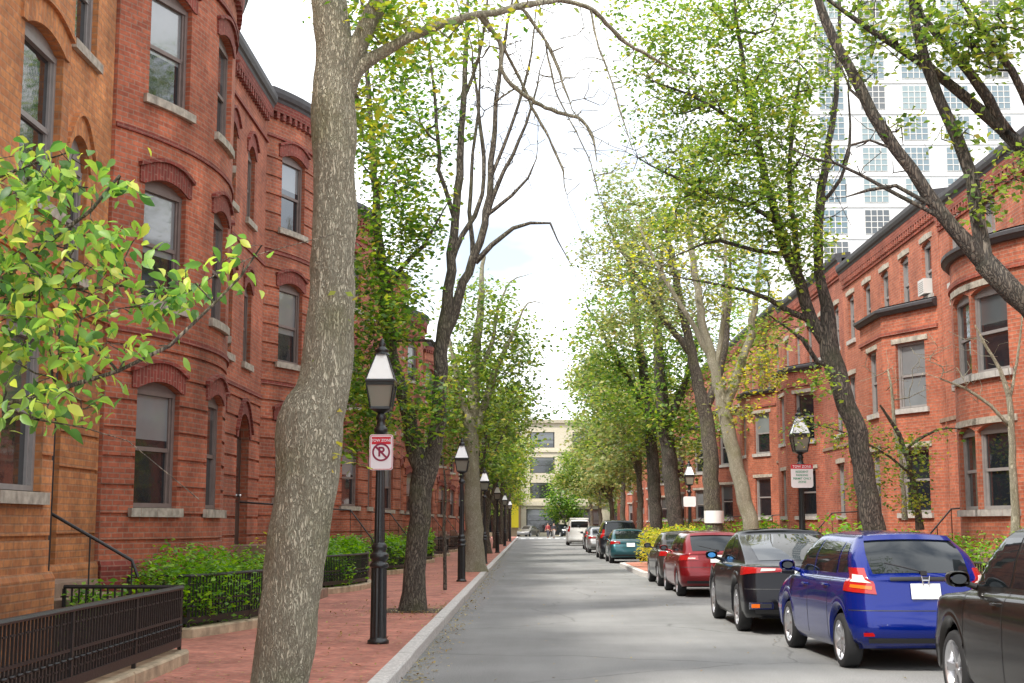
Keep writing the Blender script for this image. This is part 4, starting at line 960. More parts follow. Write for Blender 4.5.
def car(label, loc, mat, kind='hatch', L=4.0, W=.85, H=1.52, wr=.3, rz=0, group=None, spokes=5, plate=True, name='parked_car', mirror=None, split=False, tint='car_glass', tail='hatch', grp_cat='car', detail=True, headlights=False, wb=None):
    root = empty(name, loc, rz, label, grp_cat, group)
    nose = .72*H/1.5 if kind != 'suv' else .9
    b1 = .96*H/1.5; b0 = .88*H/1.5                           # belt rear, front
    cowl = L*.745; hood = b0+.02
    if kind in ('hatch', 'suv', 'van', 'wagon'): rg0, rg1 = .14, {'hatch': .66, 'suv': .38, 'van': .16, 'wagon': .62}[kind]
    else: rg0, rg1 = .78*L/4.6, 1.5*L/4.6
    wsr = {'hatch': .60, 'suv': .60, 'van': .72, 'wagon': .58, 'sedan': .585, 'liftback': .57}[kind]*L
    if kind == 'liftback': rg0, rg1 = .34, 1.95
    if kind == 'van': cowl = L*.86
    bz = [(0, b1+.0), (L*.35, b1-.01), (cowl, b0+.05), (L*.9, nose+.07), (L, nose-.02)]
    if kind in ('sedan', 'liftback'): bz[0] = (0, b1-.0); bz.insert(1, (L*.2, b1+.02))
    def Z(z): return [(0, z), (L, z)]
    RX, RY = (.3, .3) if kind == 'hatch' else (.24, .22); TN = .03 if kind == 'hatch' else 0
    rings = [
        dict(y0=.16, y1=L-.2, hw=W-.07, z=[(0, .27), (L*.15, .21), (L*.85, .2), (L, .24)]),
        dict(y0=.05, y1=L-.06, hw=W-.02, z=[(0, .34), (L*.2, .3), (L, .3)]),
        dict(y0=.0, y1=L, hw=W-.005, z=Z(.46)),
        dict(y0=.02, y1=L, hw=W, z=Z(.58)),
        dict(y0=.07, y1=L-.06, hw=W, z=[(0, .72), (L*.7, .68), (L, .64)]),
        dict(y0=.11, y1=L-.14, hw=W-.012, z=[(0, b1-.1), (L*.4, b1-.12), (L*.8, nose+.03), (L, nose-.02)], rfx=.4),
        dict(y0=.13, y1=L-.3, hw=W-.05, z=bz, rfx=.42, crown=.0),
        dict(y0=rg0, y1=cowl+.08, hw=W-.095, z=[(0, b1+.035), (L*.4, b1+.03), (cowl, hood+.08), (L, hood+.06)], rx=.2, ry=.2, rfx=.32, rfy=.25, crown=.025, bf=.2),
        dict(y0=rg0+(rg1-rg0)*.45, y1=cowl+.08-(cowl+.08-wsr)*.5, hw=W-.155, z=[(0, b1+(H-b1)*.5), (L, b1+(H-b1)*.5)], rx=.18, ry=.16, rfx=.27, rfy=.2, crown=.01, bf=.17),
        dict(y0=rg1-.06, y1=wsr+.1, hw=W-.235-TN, z=[(0, H-.14), (L*.2, H-.115), (L*.5, H-.1), (L, H-.14)], rx=.16, ry=.13, rfx=.23, rfy=.16, crown=.03, bf=.14),
        dict(y0=rg1+.06, y1=wsr-.06, hw=W-.30-TN, z=[(0, H-.07), (L*.2, H-.05), (L*.5, H-.035), (L, H-.08)], rx=.16, ry=.14, rfx=.23, rfy=.18, crown=.03, bf=.13),
        dict(y0=rg1+.4, y1=wsr-.4, hw=W-.52, z=[(0, H-.03), (L*.25, H-.01), (L*.5, H), (L, H-.03)], rx=.14, ry=.2, rfx=.2, rfy=.2, crown=.01, bf=.1)]
    wbs = wb or L*.615
    yrw = .16*L if kind in ('hatch',) else .205*L; yfw = yrw+wbs
    c = Car(L, rings, wr, yrw, yfw, br=.13 if kind == 'hatch' else .1); c.RX, c.RY = RX, RY
    c.shell().build('body', mat, root)
    # underside
    u = MB(); u.box((0, L/2, .36), (2*(W-.26), L-.5, .26)); u.box((0, L/2, .26), (2*(W-.12), wbs-2*wr-.16, .06)); u.build('underbody', M['underbody'], root)
    for s in (-1, 1):
        for y in (yrw, yfw): wheel(root, s*(W-.12), y, wr, s, spokes, .2, split)
    if not detail: pass
    # glass
    G = M[tint]
    bb = MB(); c.patch(bb, 0, 0, 0, 0, .004, 14, 6, [(-1.02, 7.2), (1.02, 7.2), (1.35, 8.95), (-1.35, 8.95)]); bb.build('rear_window', G, root)
    bb = MB(); c.patch(bb, 0, 0, 0, 0, .004, 14, 6, [(4.02, 7.12), (5.0, 7.12), (5.0, 9.0), (3.9, 9.0)]); c.patch(bb, 0, 0, 0, 0, .004, 14, 6, [(-4.02, 7.12), (-5.0, 7.12), (-5.0, 9.0), (-3.9, 9.0)]); bb.build('windshield', G, root)
    for s in (-1, 1):
        if kind == 'van': ys = [(cowl-1.2, cowl-.28, cowl-1.15, wsr-.12)]
        elif kind in ('sedan', 'liftback'): ys = [(rg0+.62, rg0+1.32, rg1+.12, rg1+.5), (rg0+1.36, rg0+1.36+.0, 0, 0)]
        else: ys = None
        mid = L*.475
        if kind == 'van': wins = [((mid+.5, 7.2), (cowl-.2, 7.2), (wsr+.08, 8.9), (mid+.5, 8.9))]
        elif kind == 'sedan': wins = [((mid+.04, 7.2), (cowl-.2, 7.15), (wsr-.04, 8.9), (mid, 8.92)), ((rg0+.48, 7.2), (mid-.04, 7.2), (mid-.06, 8.92), (rg1+.12, 8.85))]
        elif kind == 'liftback': wins = [((mid+.04, 7.2), (cowl-.2, 7.15), (wsr-.04, 8.9), (mid, 8.92)), ((rg0+.85, 7.25), (mid-.04, 7.2), (mid-.06, 8.92), (rg1+.1, 8.85))]
        else: wins = [((mid+.1, 7.2), (cowl-.36, 7.15), (wsr+.02, 8.9), (mid+.08, 8.92)), ((yrw+.36, 7.2), (mid+.04, 7.2), (mid+.02, 8.92), (yrw+.42, 8.9)), ((rg0+.42, 7.3), (yrw+.3, 7.25), (yrw+.36, 8.88), (rg1+.2, 8.8))]
        if kind == 'hatch': wins.append(((cowl-.3, 7.15), (cowl-.02, 7.12), (cowl-.2, 7.9), (cowl-.3, 7.9)))
        for q in wins:
            bb = MB(); qa = [(s*find_a(c, y, h), h) for y, h in q]; c.patch(bb, 0, 0, 0, 0, .004, 8, 5, qa); bb.build('side_window', G, root)
        # door seams, sill strip, handles
        bb = MB()
        for y in ([yrw+wr+.14, mid+.06, cowl-.16] if kind not in ('sedan', 'liftback') else [yrw+wr+.02, mid+.0, cowl-.2]):
            for h0, h1 in ((1.0, 7.05),):
                a0 = find_a(c, y, 2); a1 = find_a(c, y+.014, 2); b0_ = find_a(c, y, 6.5); b1_ = find_a(c, y+.014, 6.5)
                rows = [[c.ev(s*find_a(c, yy_, h), h)+Vector((s*.003, 0, 0)) for yy_ in (y, y+.012)] for h in np.linspace(h0, h1, 14)]
                bb.grid(rows)
        bb.build('door_seam', M['plastic'], root)
        for y in ((mid+.2, yrw+wr+.24) if kind != 'van' else (mid+.7,)):
            bb = MB(); p = c.ev(s*find_a(c, y, 5.4), 5.4); bb.tube([p+Vector((-s*.01, -.09, 0)), p+Vector((s*.028, -.07, 0)), p+Vector((s*.028, .07, 0)), p+Vector((-s*.01, .09, 0))], .012, 6); bb.build('door_handle', mat, root)
        # mirror
        p = c.ev(s*find_a(c, cowl-.3, 7.1), 7.1); bb = MB(); q0 = p+Vector((s*.16, .05, .07))
        for k, mt in ((0, mat),):
            rows = []
            for t_, sc in ((-.075, .86), (-.06, 1), (.02, .95), (.08, .6), (.1, .2)):
                rows.append([q0+Vector((s*math.copysign(abs(math.cos(w_))**.7, math.cos(w_))*.1*sc, t_, math.copysign(abs(math.sin(w_))**.7, math.sin(w_))*.07*sc)) for w_ in np.linspace(0, 2*math.pi, 20)[:-1]])
            bb.grid(rows, closed=True)
        bb.tube([p, q0+Vector((-s*.05, 0, -.03))], .028, 6)
        mo = bb.build('wing_mirror', mat, root)
        bb = MB(); bb.face([q0+Vector((s*math.cos(w_)*.066, -.077, math.sin(w_)*.042)) for w_ in np.linspace(0, 2*math.pi, 17)[:-1]]); bb.build('mirror_glass', mirror or M['mirror_dark'], mo)
        # tail lamps
        bb = MB()
        if tail == 'hatch':
            c.patch(bb, 0, 0, 0, 0, .012, 8, 6, [(s*1.02, 4.75), (s*1.97, 5.0), (s*2.03, 7.5), (s*1.3, 7.45)], 0)
            c.patch(bb, 0, 0, 0, 0, .017, 6, 3, [(s*1.2, 5.8), (s*1.75, 5.95), (s*1.85, 7.2), (s*1.4, 7.1)], 1)
            c.patch(bb, 0, 0, 0, 0, .017, 6, 3, [(s*1.14, 5.1), (s*1.7, 5.3), (s*1.7, 5.6), (s*1.16, 5.45)], 2)
        elif tail == 'wide':
            c.patch(bb, 0, 0, 0, 0, .012, 12, 4, [(s*.55, 5.3), (s*2.03, 4.85), (s*2.05, 5.9), (s*.55, 5.8)], 0)
            c.patch(bb, 0, 0, 0, 0, .018, 5, 2, [(s*.7, 5.45), (s*1.05, 5.35), (s*1.05, 5.7), (s*.7, 5.7)], 1)
        elif tail == 'tall':
            c.patch(bb, 0, 0, 0, 0, .012, 8, 6, [(s*1.15, 4.7), (s*1.75, 4.8), (s*1.75, 7.6), (s*1.3, 7.6)], 0)
        else:
            c.patch(bb, 0, 0, 0, 0, .012, 8, 4, [(s*.72, 4.9), (s*2.01, 4.8), (s*2.02, 5.9), (s*.78, 5.85)], 0)
            c.patch(bb, 0, 0, 0, 0, .018, 4, 2, [(s*.85, 5.15), (s*1.2, 5.15), (s*1.2, 5.4), (s*.85, 5.4)], 1)
        bb.build('tail_lamp', [M['lamp_red'], M['lamp_clear'], M['lamp_orange']], root)
        bb = MB(); c.patch(bb, 0, 0, 0, 0, .01, 6, 3, [(s*4.35, 4.5), (s*3.3, 4.7), (s*3.25, 5.4), (s*4.2, 5.2)], 0); bb.build('headlight', M['lamp_clear'], root)
    # rear details
    bb = MB(); c.patch(bb, 0, 0, 0, 0, .006, 14, 3, [(-1.3, .8), (1.3, .8), (1.3, 1.3), (-1.3, 1.3)]); bb.build('lower_bumper', M['plastic'], root)
    bb = MB()
    for h in (3.6,):
        rows = [[c.ev(a, h+dh)+c.nrm(a, h+dh)*.003 for a in np.linspace(-1.8, 1.8, 24)] for dh in (0, .07)]; bb.grid(rows)
    bb.build('boot_seam', M['plastic'], root)
    if plate:
        ph = 5.0 if tail in ('hatch', 'tall') else (4.9 if tail == 'wide' else 5.2)
        if kind in ('sedan',): ph = 4.6
        p = c.ev(0, ph); q = c.ev(0, ph+.3); tl = math.atan2(q.y-p.y, q.z-p.z)
        Mp = Matrix.Translation(p+Vector((0, -.02, 0))) @ Matrix.Rotation(-tl, 4, 'X')
        bb = MB(); bb.box((0, -.0, 0), (.33, .012, .17), M=Mp); bb.build('number_plate', M['plate'], root)
    if kind in ('hatch', 'suv', 'wagon', 'van') :
        bb = MB(); c.patch(bb, 0, 0, 0, 0, .02, 14, 2, [(-1.35, 8.95), (1.35, 8.95), (1.45, 9.6), (-1.45, 9.6)]); bb.build('spoiler', mat, root)
        p = c.ev(0, 7.25); bb = MB(); bb.tube([p+Vector((0, -.03, 0)), p+Vector((-.2, -.02, .05)), p+Vector((-.42, .01, .1))], .009, 5); bb.box(p+Vector((0, -.02, -.01)), (.07, .05, .05)); bb.build('wiper', M['plastic'], root)
    return root, c
blue = paint('paint_blue', (.001, .012, .17), .3, .2); black = simple('paint_black', (.005, .005, .008), .3, 0, coat=.45, spec=.1); red = paint('paint_red', (.19, .008, .012), .4, .28)
grey = paint('paint_grey', (.04, .033, .03), .3, .28); teal = paint('paint_teal', (.02, .085, .10), .5, .28); white = paint('paint_white', (.75, .75, .73), .0, .4)
dark = paint('paint_dark', (.010, .012, .016), 0, .3); silver = paint('paint_silver', (.3, .3, .3), .7, .3); oliv = simple('paint_brown', (.012, .010, .009), .3, 0, coat=.5, spec=.1)
sky_mirror = simple('mirror_sky_reflection', (.02, .22, .55), .1, .3, coat=1)  # reflected sky painted into the mirror glass as a blue base colour
fit, cc = car('bright blue hatchback with a blank white plate, between the black cars', (4.40, 15.2, 0), blue, 'hatch', 4.15, .85, 1.53, .305, R(2.6), spokes=7, split=False, tail='hatch', wb=2.5)
# badge: letter-like emblem and dark garnish above the plate
bb = MB(); cc.patch(bb, 0, 0, 0, 0, .008, 12, 2, [(-.75, 6.35), (.75, 6.35), (.7, 6.95), (-.7, 6.95)]); bb.build('garnish', M['plastic'], fit)
p = cc.ev(0, 6.4); bb = MB()
for s in (-1, 1): bb.tube([p+Vector((s*.045, -.04, .05)), p+Vector((s*.03, -.045, -.05))], .008, 5)
bb.tube([p+Vector((-.034, -.043, 0)), p+Vector((.034, -.043, 0))], .008, 5); bb.build('emblem', M['chrome'], fit)
for s in (-1, 1):
    bb = MB(); q = cc.ev(s*1.3, 1.6); bb.box(q+Vector((0, -.012, 0)), (.12, .02, .04)); bb.build('reflector', M['lamp_red'], fit)
z_, zc = car('black liftback with wide red tail lamps, in front of the blue hatchback', (4.07, 20.15, 0), black, 'liftback', 4.75, .93, 1.54, .36, R(-.3), spokes=7, tail='wide', mirror=sky_mirror, wb=2.75)
for s in (-1, 1):
    bb = MB(); q = zc.ev(s*1.05, 1.75); Mq = Matrix.Translation(q+Vector((0, -.015, 0))); bb.box((0, 0, 0), (.36, .03, .10), M=Mq, mi=0); bb.box((s*-.0, -.018, 0), (.29, .012, .06), M=Mq, mi=1); bb.box((s*.09, -.03, 0), (.12, .012, .055), M=Mq, mi=2); bb.build('exhaust', [M['chrome'], M['plastic'], M['lamp_orange']], z_)
car('dark brown-black car at the bottom right, cut off by the picture edge', (4.72, 9.0, 0), oliv, 'suv', 4.45, .9, 1.62, .335, R(.5), spokes=5, split=True, tail='tall', wb=2.6)
car('dark red car with silver lower side, behind the black liftback', (4.17, 30.3, 0), red, 'wagon', 4.4, .86, 1.46, .3, 0, spokes=5, tail='sedan')
car('grey-brown sedan just ahead of the red car', (4.2, 35.3, 0), grey, 'sedan', 4.35, .86, 1.43, .3, 0, tail='sedan')
car('dark teal sedan beyond the bump-out', (4.15, 56.2, 0), teal, 'sedan', 4.5, .86, 1.42, .31, 0, tail='sedan')
car('tall dark off-roader in front of the teal sedan', (4.15, 63.0, 0), dark, 'suv', 4.7, .93, 1.8, .37, 0, tail='tall')
car('silver-grey sedan between the dark off-roader and the white van', (4.1, 76, 0), silver, 'sedan', 4.5, .87, 1.45, .31, 0, tail='sedan')
car('small dark car half hidden ahead of the silver-grey sedan', (4.3, 86, 0), dark, 'hatch', 4.2, .87, 1.5, .31, 0, tail='tall')
wv, wc = car('white van at the far end of the parked row', (3.75, 103, 0), white, 'van', 4.9, .95, 1.95, .34, 0, tail='tall', grp_cat='van')
bb = MB(); bb.box((0, 1.6, 2.02), (1.4, 1.8, .12)); bb.build('roof_rack', white, wv)
car('pale car far down the parked row, beyond the white van', (4.1, 113, 0), white, 'hatch', 4.3, .86, 1.5, .31, 0, tail='tall')
car('silver car standing at the far end of the street, left of the walkers', (.55, 179.0, 0), silver, 'sedan', 4.6, .9, 1.42, .32, R(160), tail='sedan')
car('black car standing at the far end of the street, right of the walkers', (3.1, 179.5, 0), dark, 'suv', 4.6, .9, 1.6, .33, R(205), tail='tall')
# ------------------------------------------------------------------ trees
def spl(pts, step=.25):
    """Catmull-Rom through (Vector, radius)"""
    P_ = [np.array([*p, r]) for p, r in pts]; P_ = [2*P_[0]-P_[1]]+P_+[2*P_[-1]-P_[-2]]; out_ = []
    for i in range(1, len(P_)-2):
        p0, p1, p2, p3 = P_[i-1:i+3]; n = max(1, int(np.linalg.norm((p2-p1)[:3])/step))
        for k in range(n):
            t = k/n; out_.append(.5*((2*p1)+(p2-p0)*t+(2*p0-5*p1+4*p2-p3)*t*t+(3*p1-p0-3*p2+p3)*t**3))
    out_.append(P_[-2]); return out_
def tree(label, base, limbs, blobs, bark, leaf, seed=1, lsize=.09, per=9, lr=.32, step=.3, k0=14, fancy=False, tipr=.006, sparse=0.0, rough=.02, group=None, up=.5, droop=.3, flare=.35, bare=(), name='tree', cat='tree', wander=.5, step0=.25, leaf2=None, lump=.35, dens=1.0, fill=1.0):
    """limbs: list of [((x,y,z), r), ...] world coords, the first is the trunk; blobs: (centre, radii, count)"""
    rg = np.random.default_rng(seed); rt = empty(name, base, 0, label, cat, group); B = np.array(base)
    pos = []; par = []; rad = []; fixed = []
    for li, lm in enumerate(limbs):
        q_ = [(np.array(p)-B, r) for p, r in lm]
        if li and q_[-1][1] > tipr*1.5:
            d_ = q_[-1][0]-q_[-2][0]; d_ = d_/np.linalg.norm(d_); r_ = q_[-1][1]; l_ = min(1.6, .35+r_*22); j_ = rg.normal(0, .18, 3)
            q_ = q_[:-1]+[(q_[-1][0], r_*.75), (q_[-1][0]+(d_+j_)*l_*.5, r_*.4), (q_[-1][0]+(d_+j_+rg.normal(0, .25, 3)+np.array([0, 0, -.15]))*l_, tipr*.8)]
        pts = spl(q_, step0)
        prev = -1
        if li:
            A = np.array(pos); d = np.linalg.norm(A-pts[0][:3], axis=1)+np.where(np.array(fixed) < pts[0][3]*.6, 1, 0); prev = int(np.argmin(d))
        w = rg.normal(0, 1, (len(pts), 3)); 
        for i, q in enumerate(pts):
            if i > 1 and i < len(pts)-1: q = q.copy(); q[:3] += w[i]*rough*min(1, q[3]*8+.25)
            if i == 0 and li and np.linalg.norm(np.array(pos[prev])-q[:3]) < .02: continue
            pos.append(q[:3]); par.append(prev); fixed.append(q[3]); prev = len(pos)-1
    n_l = len(pos); cap = 60000; A = np.zeros((cap, 3)); A[:n_l] = np.array(pos); n = n_l; ends = []; nolimb = np.zeros(cap, bool)
    trunk_n = len(spl([(np.array(p)-B, r) for p, r in limbs[0]], step0)); nolimb[:int(trunk_n*.45)] = True
    tips = []
    def grow(points, leafy):
        nonlocal n
        tree_d = np.array([np.min(np.linalg.norm(A[:n]-p, axis=1)) for p in points]); order = np.argsort(tree_d)
        for j in order:
            p = points[j]; d = np.linalg.norm(A[:n]-p, axis=1)+nolimb[:n]*3+np.maximum(0, A[:n, 2]-p[2])*.6; q = int(np.argmin(d)); cur = A[q].copy(); prev = q
            dist = np.linalg.norm(p-cur); m = max(1, int(round(dist/step))); 
            if par[q] >= 0: dirp = A[q]-A[par[q]]; dirp /= (np.linalg.norm(dirp)+1e-6)
            else: dirp = np.array([0, 0, 1.])
            c1 = cur+dirp*dist*.35+np.array([0, 0, dist*.08])
            for k in range(1, m+1):
                t = k/m; b_ = (1-t)**2*cur+2*t*(1-t)*c1+t*t*p
                if k < m: b_ = b_+rg.normal(0, .06*wander*min(1, dist), 3)
                A[n] = b_; par.append(prev); fixed.append(0); prev = n; n += 1
                if k == m or (k > m*.5 and m > 2): 
                    if leafy: tips.append((b_, leafy))
    for bl in blobs:
        c, r, cnt = np.array(bl[0])-B, np.array(bl[1])*1.06, int(bl[2]*fill); lf = bl[3] if len(bl) > 3 else 1
        u = rg.normal(0, 1, (cnt, 3)); u /= np.linalg.norm(u, axis=1)[:, None]; u *= (rg.uniform(.05, 1, cnt)**.45)[:, None]
        grow(c+u*r, lf)
    for c, r, cnt in bare: 
        c, r = np.array(c)-B, np.array(r); u = rg.normal(0, 1, (cnt, 3)); u /= np.linalg.norm(u, axis=1)[:, None]; u *= (rg.uniform(.1, 1, cnt)**.5)[:, None]; grow(c+u*r, 0)
    # radii
    rr = np.zeros(n); acc = np.zeros(n); kids = [[] for _ in range(n)]
    for i in range(n-1, -1, -1):
        rr[i] = fixed[i] if fixed[i] > 0 else (acc[i]**(1/2.5) if acc[i] > 0 else tipr)
        if par[i] >= 0:
            acc[par[i]] += rr[i]**2.5 if not (fixed[i] > 0) else 0; kids[par[i]].append(i)
    for i in range(n):
        if par[i] >= 0 and fixed[i] == 0: rr[i] = min(rr[i], rr[par[i]]*.85)
    b = MB()
    def chain(s, first):
        ch = [s] if first is None else [first, s]
        cur = s
        while kids[cur]:
            nx = max(kids[cur], key=lambda k_: rr[k_]); 
            for o_ in kids[cur]:
                if o_ != nx: stack.append((o_, cur))
            ch.append(nx); cur = nx
        return ch
    stack = [(0, None)]
    while stack:
        s, f_ = stack.pop(); ch = chain(s, f_); pts = [A[i] for i in ch]; rs = [rr[i] for i in ch]
        if f_ is not None: rs[0] = min(rr[s]*1.25, rr[f_])
        if f_ is None:
            for i in range(len(rs)):
                hgt = pts[i][2]-pts[0][2]; rs[i] *= 1+flare*math.exp(-hgt/.22)
        R0 = max(rs); k = k0 if R0 > .1 else (8 if R0 > .04 else (5 if R0 > .015 else 3))
        b.tube(pts, rs, k, cap=(R0 > .05))
    if k0 >= 20:
        for i in range(len(b.v)):
            v = Vector(b.v[i]); g = min(1, 1)
            dd = noise.noise_vector(v*2.2)*.03+noise.noise_vector(Vector((v.x*16, v.y*16, v.z*4)))*.014
            q = v+dd*lump; b.v[i] = (q.x, q.y, q.z)
    b.build('trunk', bark, rt)
    if tips and per:
        T = np.array([t[0] for t in tips]); W_ = np.array([t[1] for t in tips]); cnt = np.maximum(0, rg.poisson(per*W_*dens)); T2 = np.repeat(T, cnt, axis=0)
        T2 = T2+rg.normal(0, lr*.5, T2.shape)*[1, 1, .7]
        if leaf2:
            msk = rg.uniform(0, 1, len(T2)) < leaf2[1]
            V, F = rand_leaves(T2[msk], lsize, rg, up, droop, fancy); quadmesh('turned_leaves', V, F, leaf2[0], rt); T2 = T2[~msk]
        V, F = rand_leaves(T2, lsize, rg, up, droop, fancy, .5 if fancy else .6); quadmesh('crown', V, F, leaf, rt)
    return rt
def LP(pts, Y, w=1.0):
    """limb from surveyed (px, py, width_px[, Y]) readings"""
    o = []
    for q in pts: y = q[3] if len(q) > 3 else Y; o.append((P(q[0], q[1], y), q[2]*w/2*y/FPX))
    return o
def BL(px, py, rx, ry, Y, cnt, dy=None, lf=1.0):
    k = Y/FPX; return (P(px, py, Y), (rx*k, dy if dy else min(rx, ry)*k, ry*k), cnt, lf)
def pit_soil(x, y, label):
    b = MB(); b.face([(x-.55, y-.6, .146), (x+.5, y-.6, .146), (x+.5, y+.6, .146), (x-.55, y+.6, .146)]); tag(b.build('tree_pit', M['wet_soil']), label, kind='structure')
# T1: the big near trunk
pit_soil(-2.2, 12.2, 'soil square round the big near tree')
Yt = 12.2
tree('big grey-barked street tree in the foreground, its kinked trunk rising out of the picture', P(279, 742, Yt)[:2]+(.12,), [
    LP([(276, 742, 64), (280, 690, 56), (290, 600, 58), (300, 530, 61), (307, 470, 64), (309, 436, 67), (312, 414, 64), (321, 392, 54), (327, 360, 49), (330, 315, 47), (333, 240, 44), (335, 160, 43), (334, 90, 44), (332, 30, 38), (326, -40, 34), (318, -120, 30), (310, -220, 22)], Yt),
    LP([(340, 100, 30), (350, 62, 24), (366, 30, 20), (384, -10, 18), (400, -80, 14)], Yt),
    LP([(345, 95, 20), (358, 70, 17), (376, 56, 13), (410, 36, 10), (450, 20, 8), (500, 10, 7, 12.6), (560, 0, 6, 13.2), (640, -14, 5, 14)], Yt),
    LP([(478, 12, 6, 12.4), (500, 42, 5, 12.6), (503, 72, 5, 12.6), (522, 94, 5, 12.7), (552, 110, 4.5, 12.9), (584, 122, 4, 13), (594, 140, 3, 13), (597, 162, 1.2, 13)], Yt),
    LP([(484, 14, 4, 12.4), (505, 50, 3.4, 12.8), (520, 78, 4, 13), (533, 108, 3.5, 13), (548, 138, 3, 13), (562, 172, 2.5, 13), (566, 190, 1.5, 13)], Yt),
    LP([(560, 0, 6, 13.2), (590, 10, 5, 13.4), (615, 30, 5, 13.6), (640, 52, 4, 13.8), (665, 66, 3, 14)], Yt),
    LP([(520, 8, 4, 12.7), (545, 40, 3.5, 12.8), (560, 75, 3, 12.8), (575, 110, 2, 12.8)], Yt), LP([(590, 10, 3, 13.4), (604, 60, 2.2, 13.4), (620, 110, 1.6, 13.4), (632, 150, 1, 13.4)], Yt), LP([(545, 40, 2.5, 12.8), (556, 90, 2, 12.9), (585, 150, 1.6, 13), (600, 200, 1, 13)], Yt)],
    [BL(385, 28, 40, 20, 12.4, 40, .9, .8), BL(440, 40, 60, 30, 12.6, 45, 1.1, .6), BL(360, 120, 30, 40, 13.0, 26, .6, .9), BL(500, -10, 70, 30, 12.9, 40, 1.4, .5), BL(322, -150, 120, 80, 12.2, 200, 2.2, 1), BL(340, 460, 8, 8, 12.1, 2, .2, .4), BL(760, 60, 0, 0, 14.5, 0)],
    M['bark_pale'], M['leaf_fresh'], 3, lsize=.085, per=9, lr=.26, k0=64, step0=.06, step=.14, tipr=.0045, wander=1.3, rough=.0, lump=1.0, fill=1.5, bare=[(P(545, 60, 12.9), (.8, .5, .7), 90), (P(590, 140, 13), (.4, .3, .6), 40), (P(520, 60, 13), (.6, .5, .6), 70), (P(620, 70, 13.6), (.4, .3, .5), 30)], leaf2=(M['leaf_yellow'], .25), flare=.1)
# T2: the forked tree
pit_soil(-2.0, 23.6, 'soil square round the forked tree')
Y2 = 23.6
tree('forked tree with one bare stem and one thickly leaved stem beyond the nearest lamp', P(414, 611, Y2)[:2]+(.13,), [
    LP([(413, 612, 26), (415, 570, 25), (418, 520, 25), (422, 485, 27), (421, 468, 24), (412, 435, 18), (402, 395, 16), (392, 350, 14), (384, 300, 12), (380, 250, 11), (376, 190, 9), (371, 120, 7), (366, 60, 5), (360, -20, 3)], Y2, .86),
    LP([(424, 482, 24), (434, 450, 19), (439, 400, 17), (441, 355, 16), (446, 310, 14), (450, 270, 12), (455, 220, 10), (460, 160, 9), (463, 100, 7), (466, 40, 5), (470, -40, 3)], Y2, .86),
    LP([(442, 350, 12), (452, 315, 12), (463, 285, 11), (474, 258, 10), (484, 225, 9), (490, 180, 8), (494, 130, 6), (500, 70, 5), (510, 10, 3), (520, -40, 2)], Y2, .86),
    LP([(476, 262, 7), (492, 245, 6), (512, 228, 5), (530, 224, 4), (550, 223, 3), (558, 240, 1.8), (570, 262, 1.2)], Y2, .86),
    LP([(484, 228, 6), (492, 200, 6), (505, 170, 5), (520, 140, 4), (532, 105, 3), (540, 70, 2)], Y2, .86),
    LP([(494, 210, 5), (512, 195, 4), (528, 178, 3), (536, 158, 2)], Y2, .86),
    LP([(450, 268, 7), (462, 235, 6), (476, 215, 6), (482, 195, 5), (485, 160, 5), (478, 110, 4), (472, 50, 3)], Y2, .86),
    LP([(384, 300, 8), (400, 270, 6), (424, 245, 5), (440, 215, 3)], Y2, .86), LP([(463, 100, 5), (478, 60, 4), (486, 10, 3), (490, -30, 2)], Y2, .86), LP([(455, 220, 6), (440, 170, 5), (436, 110, 4), (430, 50, 3)], Y2, .86), LP([(474, 258, 6), (470, 210, 5), (474, 150, 4), (480, 90, 3), (478, 30, 2)], Y2, .86), LP([(490, 180, 5), (510, 130, 4), (528, 70, 3), (536, 10, 2)], Y2, .86)],
    [BL(392, 135, 42, 55, 23.4, 90, 1.2, 1), BL(400, 215, 44, 52, 23.2, 110, 1.2, 1), BL(385, 300, 38, 50, 23, 100, 1.1, 1.1), BL(366, 380, 26, 44, 22.8, 55, .9, 1), BL(415, 400, 32, 40, 23, 46, .8, 1), BL(362, 430, 22, 24, 22.8, 34, .6, 1), BL(395, 60, 45, 40, 23.6, 60, 1.2, .8), BL(440, 130, 30, 60, 24, 36, 1, .5), BL(360, 0, 60, 40, 24, 50, 1.5, .8), BL(450, 30, 60, 34, 23.6, 40, 1.3, .5)],
    M['bark'], M['leaf_deep'], 4, lsize=.11, per=20, lr=.36, fill=1.05, k0=24, bare=[(P(500, 100, Y2), (1.0, .8, 1.5), 170), (P(440, 120, Y2), (.9, .8, 1.6), 90), (P(480, 40, Y2), (1.2, 1, 1), 60), (P(510, 170, Y2), (.6, .5, .8), 26)], leaf2=(M['leaf_fresh'], .35))
# sapling
tree('thin leafless sapling on the left pavement between the forked tree and the second lamp', (-1.9, 29.4, .14), [LP([(445, 590, 4), (445, 560, 3.5), (444, 530, 3), (446, 500, 2.5), (444, 470, 2)], 29.4)], [BL(446, 490, 14, 30, 29.4, 14, .4, .25)], M['bark'], M['leaf_mid'], 5, lsize=.09, per=3, k0=6, flare=0)
